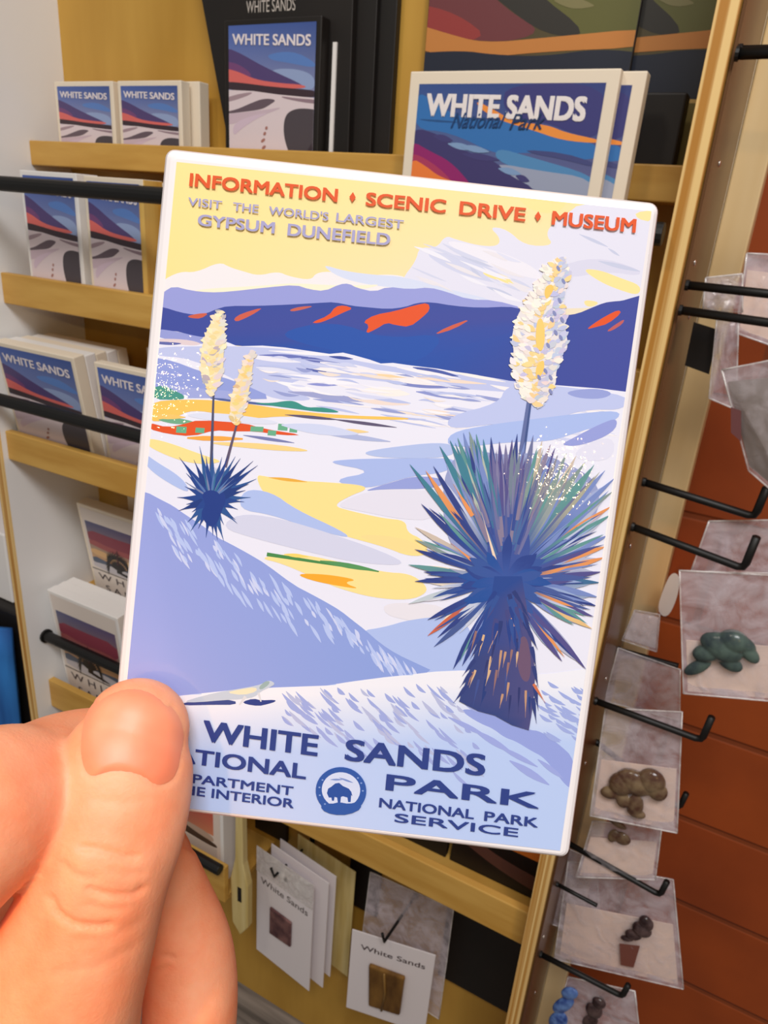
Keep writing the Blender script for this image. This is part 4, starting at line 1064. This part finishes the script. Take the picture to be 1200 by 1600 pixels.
NV = (44, 62, 134); TL = (62, 128, 150); TG = (96, 150, 150); PB = (120, 140, 200); BG = (206, 190, 176); OR = (230, 150, 90); RO = (206, 100, 70); PU = (84, 78, 140); GR = (132, 152, 150)
# soft backing fans
P((150, 160, 206), [(700, 722), (735, 702), (790, 712), (840, 706), (900, 730), (935, 756), (936, 800), (900, 850), (840, 890), (740, 890), (700, 850), (690, 780)])
P((104, 120, 180), [(716, 760), (750, 728), (800, 726), (850, 736), (890, 770), (880, 830), (830, 880), (750, 880), (712, 830)])
for t_ in tipt + tipr: leaf((t_[0] * .93 + CTR[0] * .07, t_[1] * .93 + CTR[1] * .07), ((160, 174, 216), (182, 186, 212), (150, 168, 200))[rg.randrange(3)], 20)
for t_ in tips[1::2]: leaf((t_[0] * .9 + CTR[0] * .1, t_[1] * .9 + CTR[1] * .1), ((238, 222, 200), (222, 220, 236), (204, 210, 236))[rg.randrange(3)], 14)
for i, t_ in enumerate(tipt):
    leaf(t_, [TL, TL, TG, PB, GR, TG, TL, NV, PU, (120, 116, 160), PU, NV, PB, (110, 116, 160), BG, (140, 130, 160), PU, GR, BG, GR, TG, PB][i], 12)
for k in range(170):
    j = rg.random() * (len(tipt) - 1); i = int(j); f_ = j - i
    tx = tipt[i][0] * (1 - f_) + tipt[i + 1][0] * f_; ty = tipt[i][1] * (1 - f_) + tipt[i + 1][1] * f_; s = .62 + .36 * rg.random()
    pal = [TL, TG, (54, 108, 150), GR, TL, PB, NV, (176, 186, 176)] if tx < 755 else [PU, (96, 92, 146), (110, 106, 156), NV, (130, 126, 166), (116, 130, 150)] if tx < 835 else [GR, (170, 168, 150), PB, (140, 140, 150), (150, 160, 160), TG, (110, 116, 150)]
    leaf((CTR[0] + (tx - CTR[0]) * s, CTR[1] + (ty - CTR[1]) * s), pal[rg.randrange(len(pal))], 4.5 + 5 * rg.random(), .12)
for i, t_ in enumerate(tips):
    leaf(t_, [TL, NV, OR, NV, BG, GR, NV, TG, NV, NV, PU, (196, 206, 214), NV, RO, (70, 90, 150), NV, NV][i], 9.5)
for i, t_ in enumerate(tipr):
    leaf(t_, [PU, PU, (230, 190, 130), PU, NV, PB, (60, 110, 150), PU, OR, OR, PB, TG, OR, GR, PB][i], 10)
for k in range(110):
    src = tips if k % 3 == 0 else tipr
    j = rg.random() * (len(src) - 1); i = int(j); f_ = j - i
    tx = src[i][0] * (1 - f_) + src[i + 1][0] * f_; ty = src[i][1] * (1 - f_) + src[i + 1][1] * f_; s = .55 + .42 * rg.random()
    pal = [NV, (52, 80, 150), PB, NV, (36, 70, 150), (150, 160, 190), TG, (200, 206, 226)] if src is tips else [NV, PB, PU, (150, 170, 214), OR, (70, 90, 156), (190, 198, 226), TG]
    leaf((CTR[0] + (tx - CTR[0]) * s, CTR[1] + (ty - CTR[1]) * s), pal[rg.randrange(len(pal))], 3.5 + 3.5 * rg.random(), .14)
P((58, 82, 156), [(758, 850), (778, 810), (800, 800), (820, 815), (830, 850), (820, 900), (770, 904)])
for k in range(46):
    an = -math.pi / 2 + (rg.random() - .5) * 1.0; r0 = 40 + 60 * rg.random(); r1 = r0 + 50 + 50 * rg.random()
    A.stroke([(84, 92, 152), (50, 74, 148), (110, 112, 160), (136, 124, 152), (70, 104, 160)][k % 5], (790 + r0 * math.cos(an), 905 + r0 * math.sin(an)), (790 + r1 * math.cos(an), 905 + r1 * math.sin(an)), 7, 0)
A.stroke((222, 120, 80), (808, 902), (846, 872), 9, 0); A.stroke((240, 214, 190), (778, 890), (752, 800), 6, 0); A.stroke((236, 150, 90), (758, 892), (704, 848), 8, 0); A.stroke((234, 150, 90), (738, 806), (708, 756), 9, 0)
for k in range(34):
    an = rg.random() * 6.283; r1 = 46 + 30 * rg.random()
    leaf((CTR[0] + r1 * math.cos(an), CTR[1] + r1 * math.sin(an)), [(30, 78, 156), (38, 64, 140), (52, 84, 156)][k % 3], 15, .05)
tr = [(758, 960), (767, 935), (772, 900), (815, 900), (822, 945), (828, 990), (832, 1020), (836, 1050), (834, 1085), (830, 1117), (826, 1140), (800, 1132), (773, 1117), (747, 1110), (717, 1095), (728, 1063), (740, 1027), (748, 990)]
A.poly(None, tr, [((36, 70, 146) if y < 1000 else (50, 66, 128)) if x < 822 else (78, 76, 130) for x, y in tr])
P((110, 84, 114), [(808, 1000), (822, 990), (830, 1030), (827, 1066), (814, 1062), (806, 1030)])
for k in range(30):
    x = 735 + rg.random() * 92; y = 985 + rg.random() * 110; l = 18 + 26 * rg.random(); dx = (x - 785) * .12
    A.stroke([(36, 58, 124), (62, 80, 146), (196, 150, 120), (44, 52, 110), (150, 110, 110), (220, 180, 140)][k % 6], (x, y), (x + dx - 5, y + l), 5, 0)
for x, y, dx, dy in ((742, 1030, -20, 26), (736, 1050, -18, 24), (730, 1070, -22, 28), (752, 1000, -18, 30), (830, 1010, 8, 34), (833, 1040, 8, 34), (835, 1070, 6, 40), (826, 985, 14, 30), (832, 1090, 6, 40)):
    A.stroke((46, 60, 124), (x, y), (x + dx, y + dy), 9, 0)
A.stroke((216, 120, 80), (833, 1068), (852, 1098), 6, 0); A.stroke((236, 180, 140), (800, 965), (806, 1005), 6, 0); A.stroke((232, 180, 140), (776, 985), (762, 1020), 5, 0)
for k in range(40):
    an = math.pi / 2 + (rg.random() - .5) * 1.5; r0 = 20 + 60 * rg.random(); r1 = r0 + 24 + 26 * rg.random()
    if abs(math.cos(an)) * r1 < 46: A.stroke([(34, 62, 138), (48, 80, 152), (66, 70, 132), (40, 56, 120)][k % 4], (790 + r0 * math.cos(an), 905 + r0 * math.sin(an)), (790 + r1 * math.cos(an), 905 + r1 * math.sin(an)), 9, 0)
# emblem
A.ell((44, 86, 168), (533, 1234.5), 39.5, 37, .1, 40); A.ell((206, 218, 248), (533, 1233), 30, 27.5, .1, 32)
P((44, 86, 168), [(503, 1252), (518, 1255), (530, 1252), (546, 1255), (560, 1251), (566, 1262), (545, 1272), (520, 1272), (502, 1264)], 1)
P((38, 78, 160), [(511, 1238), (513, 1231), (518, 1228), (524, 1223), (530, 1222), (536, 1227), (545, 1231), (549, 1236), (551, 1243), (549, 1241), (548, 1252), (544, 1252), (543, 1245), (536, 1243), (533, 1244), (532, 1253), (528, 1253), (527, 1245), (523, 1244), (522, 1250), (519, 1250), (518, 1245), (514, 1245)], 0)
A.lens((120, 146, 208), (516, 1217), (536, 1217), 3); A.lens((120, 146, 208), (530, 1214), (552, 1222), 3)
for an in (2.9, 3.3, 3.7, 5.6, 5.9, 6.3, 2.4): A.ell((130, 160, 220), (533 + 34 * math.cos(an), 1234 + 31 * math.sin(an)), 1.6, 1.2)
# lettering
UPV = (0.093, -0.996)
RED = (226, 84, 24); LAV = (168, 164, 206); INK = (42, 62, 136)
def T(s, p0, p1, h, c, b=0.02): A.text(s, p0, p1, h, c, b, UPV)
T('INFORMATION', (296, 292), (527, 317), 21, RED, .03); T('SCENIC', (571, 322), (696, 334), 21, RED, .03); T('DRIVE', (717, 336), (820, 347), 21, RED, .03); T('MUSEUM', (861, 352), (992, 365), 22, RED, .03)
for x, y in ((551, 309), (840, 339)): A.poly(RED, [(x - 5, y - .5), (x + .7, y - 8), (x + 5, y + .5), (x - .7, y + 8)])
T('VISIT', (294, 322), (347, 328), 13, LAV); T('THE', (364, 330), (404, 334), 13, LAV); T("WORLD'S", (420, 336), (513, 346), 13.5, LAV); T('LARGEST', (525, 347), (630, 359), 14, LAV)
T('GYPSUM', (309, 353), (429, 366), 18, LAV, .03); T('DUNEFIELD', (449, 369), (609, 385), 19, LAV, .03)
T('WHITE', (316, 1157), (496, 1181), 33, INK, .035); T('SANDS', (538, 1187), (757, 1212), 34, INK, .035)
T('NATIONAL', (238, 1184), (478, 1217), 24, INK, .035); T('PARK', (602, 1233), (842, 1263), 25, INK, .04)
T('DEPARTMENT', (262, 1217), (458, 1242), 14, INK, .03); T('OF THE INTERIOR', (222, 1231), (459, 1262), 14.5, INK, .03)
T('NATIONAL', (592, 1260), (740, 1279), 15, INK, .03); T('PARK', (756, 1281), (840, 1292), 15, INK, .03); T('SERVICE', (616, 1283), (809, 1307), 14, INK, .03)
A.mb.build('printed_face', print_mat('magnet_print', 0.5, 0.8, 0.025, 1.0, 0.25), mg)

# ------------------------------------------------------------------ the hand
def chain(mb, pts, n=28, sub=6, cap0=True, cap1=True):
    """tapering limb: pts = (u, v, depth, half width mm, half thickness mm) seen from the lens"""
    P3 = np.array([list(depth_pt(u, v, z)) + [w / 1000, t / 1000] for u, v, z, w, t in pts])
    K = len(P3); out = []
    for i in range(K - 1):
        p0, p1, p2, p3 = P3[max(i - 1, 0)], P3[i], P3[i + 1], P3[min(i + 2, K - 1)]
        for k in range(sub):
            t = k / sub
            out.append(.5 * ((2 * p1) + (-p0 + p2) * t + (2 * p0 - 5 * p1 + 4 * p2 - p3) * t * t + (-p0 + 3 * p1 - 3 * p2 + p3) * t ** 3))
    out.append(P3[-1]); out = np.array(out)
    C = out[:, :3]
    rings = []
    def frame(i):
        t = C[min(i + 1, len(C) - 1)] - C[max(i - 1, 0)]; t /= np.linalg.norm(t)
        vd = C[i] - np.array([0, 0, H]); vd /= np.linalg.norm(vd)
        a = np.cross(t, vd); a /= np.linalg.norm(a); b = np.cross(a, t)
        return t, a, b
    def ring(c, a, b, w, h): return [c + a * w * math.cos(2 * math.pi * k / n) + b * h * math.sin(2 * math.pi * k / n) for k in range(n)]
    if cap0:
        t, a, b = frame(0)
        for q in range(5):
            th = math.pi / 2 * (1 - q / 5) * .97
            rings.append(ring(C[0] - t * out[0, 3] * math.sin(th), a, b, out[0, 3] * math.cos(th), out[0, 4] * math.cos(th)))
    for i in range(len(C)):
        t, a, b = frame(i)
        rings.append(ring(C[i], a, b, out[i, 3], out[i, 4]))
    if cap1:
        t, a, b = frame(len(C) - 1)
        for q in range(1, 6):
            th = math.pi / 2 * q / 5 * .97
            rings.append(ring(C[-1] + t * out[-1, 3] * math.sin(th), a, b, out[-1, 3] * math.cos(th), out[-1, 4] * math.cos(th)))
    vs = [p for r in rings for p in r]; fs = []
    for i in range(len(rings) - 1):
        for k in range(n): fs.append((i * n + k, i * n + (k + 1) % n, (i + 1) * n + (k + 1) % n, (i + 1) * n + k))
    fs.append(tuple(range(n))); fs.append(tuple(reversed(range((len(rings) - 1) * n, len(rings) * n))))
    mb.add(vs, fs)

def px(w, z): return w * z / F * 1000     # pixels at depth z -> mm
hb = MB()
# thumb, tip first
th = [(213, 1142, .1162, px(82, .1162), 5.8), (202, 1180, .1150, px(99, .115), 7.0), (190, 1244, .1135, px(107, .1135), 8.0), (173, 1311, .1120, px(110, .112), 8.8), (156, 1375, .1115, px(106, .1115), 9.0),
      (122, 1469, .1125, px(119, .1125), 9.6), (92, 1544, .114, px(133, .114), 11), (66, 1610, .116, px(148, .116), 12.5), (10, 1740, .122, 16.5, 14), (-90, 1900, .134, 18.5, 16), (-200, 2080, .15, 19, 17)]
chain(hb, th)
# index finger curling behind the magnet
chain(hb, [(208, 1172, .1345, 7.2, 6.6), (150, 1178, .1300, 8.2, 7.8), (100, 1197, .1240, 9.2, 8.8), (50, 1236, .1150, 10.9, 10.4), (-40, 1278, .1050, 12.0, 11.4), (-140, 1380, .104, 12.4, 12), (-250, 1560, .112, 12.6, 12.6), (-330, 1750, .128, 13.5, 14)])
# middle finger, bent below the index
chain(hb, [(192, 1262, .1370, 7.2, 6.6), (225, 1330, .1380, 7.9, 7.6), (262, 1408, .1405, 8.3, 8.2), (294, 1500, .1420, 9.0, 9.2), (294, 1620, .1430, 9.2, 9.4), (262, 1790, .150, 9.6, 9.8), (150, 1990, .160, 10.5, 11), (-40, 2170, .170, 13, 13)])
# ring and little finger folded below the frame
chain(hb, [(150, 1600, .158, 6.6, 6.2), (190, 1690, .158, 7.6, 7.4), (232, 1790, .160, 8.4, 8.6), (180, 1960, .165, 8.8, 9), (60, 2140, .172, 10.5, 11), (-70, 2260, .178, 12, 13)])
chain(hb, [(40, 1760, .166, 5.8, 5.6), (90, 1850, .166, 6.6, 6.6), (140, 1930, .168, 7.2, 7.4), (90, 2090, .174, 7.8, 8), (-20, 2260, .182, 9.5, 10), (-110, 2350, .188, 11, 12)])
# palm, web of the thumb and wrist
chain(hb, [(-10, 1455, .134, 9, 8), (-90, 1600, .138, 15, 13), (-170, 1800, .146, 21, 17), (-230, 2050, .160, 27, 20), (-290, 2350, .185, 29, 21), (-340, 2700, .225, 27, 20), (-400, 3150, .29, 29, 23)])
chain(hb, [(-300, 1780, .132, 12, 13), (-120, 2000, .158, 16, 15), (20, 2140, .168, 14, 13), (-60, 2320, .184, 13, 13)])
hv, hf = remesh(hb, 0.00058, 9, .5)
V = np.array(hv)
# vertex normals
me = bpy.data.meshes.new('tmp'); me.from_pydata(hv, [], hf); me.update()
N = np.zeros(len(V) * 3); me.vertices.foreach_get('normal', N); N = N.reshape(-1, 3)
bpy.data.meshes.remove(me)
Cm = (V - np.array([0, 0, H])) @ R
U_, W_ = 600 + F * Cm[:, 0] / Cm[:, 2], 800 + F * Cm[:, 1] / Cm[:, 2]
front = ((N @ R)[:, 2] < 0.15) & (Cm[:, 2] < .118)
def seg_dist(pl):
    d = np.full(len(V), 1e9)
    for (a, b) in zip(pl[:-1], pl[1:]):
        a = np.array(a, float); b = np.array(b, float); ab = b - a
        t = np.clip(((U_ - a[0]) * ab[0] + (W_ - a[1]) * ab[1]) / (ab @ ab), 0, 1)
        d = np.minimum(d, np.hypot(U_ - a[0] - t * ab[0], W_ - a[1] - t * ab[1]))
    return d
off = np.zeros(len(V))
for pl, amp, sg in (([(128, 1323), (160, 1328), (192, 1338), (212, 1338)], .30, 5), ([(140, 1388), (150, 1393), (176, 1398), (208, 1398), (224, 1389)], .34, 5),
                    ([(80, 1405), (86, 1422), (98, 1434), (118, 1445), (150, 1449), (172, 1446)], .42, 6), ([(100, 1350), (122, 1368), (150, 1372)], .16, 6), ([(140, 1415), (170, 1422), (196, 1418)], .16, 6),
                    ([(120, 1470), (170, 1466), (220, 1440)], .10, 8), ([(90, 1520), (150, 1512), (210, 1480)], .12, 9), ([(175, 1360), (200, 1366), (222, 1362)], .15, 6), ([(150, 1250), (190, 1256), (230, 1250)], .08, 8)):
    off -= 1.45 * amp * np.exp(-(seg_dist(pl) / sg) ** 2) * front
for (u, v, r, amp) in ((124, 1345, 26, .45), (176, 1362, 30, .4), (226, 1355, 24, .3), (118, 1395, 22, .25), (190, 1420, 26, .25), (210, 1225, 40, .15)):
    off += amp * np.exp(-(np.hypot(U_ - u, W_ - v) / r) ** 2) * front
# knuckle of the lower finger
fr2 = (U_ > 215) & (Cm[:, 2] > .125)
for pl, amp, sg in (([(262, 1322), (285, 1318), (300, 1326)], .4, 5), ([(236, 1500), (258, 1494), (270, 1498)], .35, 6), ([(240, 1520), (262, 1512)], .3, 6)):
    off -= amp * np.exp(-(seg_dist(pl) / sg) ** 2) * fr2
# nail bed: flatten a little where the nail sits
nail_px = [(205, 1071), (182, 1075), (160, 1085), (146, 1098), (136, 1112), (131, 1128), (128, 1147), (126, 1173), (129, 1192), (135, 1207), (145, 1213), (160, 1208), (176, 1204), (197, 1206), (221, 1213), (236, 1222), (247, 1227), (260, 1224), (272, 1215), (278, 1200), (281, 1186), (286, 1160), (287, 1146), (283, 1125), (269, 1105), (248, 1085), (227, 1074)]
off -= .26 * np.exp(-(seg_dist(nail_px[9:20]) / 5) ** 2) * front
off -= .22 * np.exp(-(seg_dist(nail_px[3:10]) / 4) ** 2) * front
off -= .22 * np.exp(-(seg_dist(nail_px[19:25]) / 4) ** 2) * front
V2 = V + N * off[:, None] / 1000
wrist = depth_pt(-400, 3150, .29)
hand = thing('hand', 'left hand holding the magnet between thumb and bent fingers', 'person', depth_pt(60, 1610, .135))
hm = bpy.data.materials.new('skin'); hm.use_nodes = True
nt = hm.node_tree; b = nt.nodes['Principled BSDF']
tc = nt.nodes.new('ShaderNodeTexCoord'); nz1 = nt.nodes.new('ShaderNodeTexNoise'); nz1.inputs['Scale'].default_value = 130; nz1.inputs['Detail'].default_value = 4
cr = nt.nodes.new('ShaderNodeValToRGB'); cr.color_ramp.elements[0].position = .3; cr.color_ramp.elements[1].position = .72
cr.color_ramp.elements[0].color = (*lin((248, 152, 108)), 1); cr.color_ramp.elements[1].color = (*lin((252, 176, 136)), 1)
nz2 = nt.nodes.new('ShaderNodeTexNoise'); nz2.inputs['Scale'].default_value = 1500; nz2.inputs['Detail'].default_value = 3
bp = nt.nodes.new('ShaderNodeBump'); bp.inputs['Strength'].default_value = .25; bp.inputs['Distance'].default_value = .0003
for a_, c_ in ((tc.outputs['Object'], nz1.inputs['Vector']), (tc.outputs['Object'], nz2.inputs['Vector']), (nz1.outputs['Fac'], cr.inputs[0]), (cr.outputs[0], b.inputs['Base Color']), (nz2.outputs['Fac'], bp.inputs['Height']), (bp.outputs[0], b.inputs['Normal'])):
    nt.links.new(a_, c_)
b.inputs['Roughness'].default_value = .55
b.inputs['Subsurface Weight'].default_value = .35; b.inputs['Subsurface Radius'].default_value = (1.0, .35, .18); b.inputs['Subsurface Scale'].default_value = .003
ho = tuple(hand.location)
body = MB(); body.v = [tuple(p) for p in V2]; body.f = hf
me = bpy.data.meshes.new('skin'); me.from_pydata([(p[0] - ho[0], p[1] - ho[1], p[2] - ho[2]) for p in V2], [], hf)
me.polygons.foreach_set('use_smooth', [True] * len(me.polygons)); me.materials.append(hm)
bo = bpy.data.objects.new('skin', me); COL.objects.link(bo); bo.parent = hand
# thumbnail laid on the thumb
bv = BVHTree.FromPolygons([Vector(p) for p in V], hf)
eye = Vector((0, 0, H))
def hit(u, v):
    d = (depth_pt(u, v, 1.0) - eye).normalized()
    h = bv.ray_cast(eye, d)
    return (h[3] if h[0] is not None else None), d
pts = smooth_poly(nail_px, 1)
cen = (206, 1146)
nl = MB(); nr = 12; npn = len(pts)
for k in range(nr + 1):
    s = k / nr
    for q in pts:
        u, v = cen[0] + (q[0] - cen[0]) * max(s, .001), cen[1] + (q[1] - cen[1]) * max(s, .001)
        z, d = hit(u, v)
        rim = max(0, (s - .8) / .2)
        z -= .00026 * (1 - rim ** 2) - .00016 * rim
        p = eye + d * z
        nl.v.append((p.x - ho[0], p.y - ho[1], p.z - ho[2]))
for k in range(nr):
    for i in range(npn):
        nl.f.append((k * npn + i, k * npn + (i + 1) % npn, (k + 1) * npn + (i + 1) % npn, (k + 1) * npn + i))
nm_ = noise_mix(mat('thumbnail', (238, 150, 126), .42), (246, 140, 102), (252, 164, 126), (70, 70, 70), 3)
nm_.node_tree.nodes['Principled BSDF'].inputs['Subsurface Weight'].default_value = .3
nm_.node_tree.nodes['Principled BSDF'].inputs['Subsurface Radius'].default_value = (1, .35, .2)
nm_.node_tree.nodes['Principled BSDF'].inputs['Subsurface Scale'].default_value = .002
no = nl.build('thumbnail', nm_, hand, smooth=True)
no['label'] = 'pink glossy thumbnail'

# ------------------------------------------------------------------ keep the thin printed layers exact: measure heights from the lens
for o in list(SC.objects):
    if o.parent is None:
        o.location.z -= H
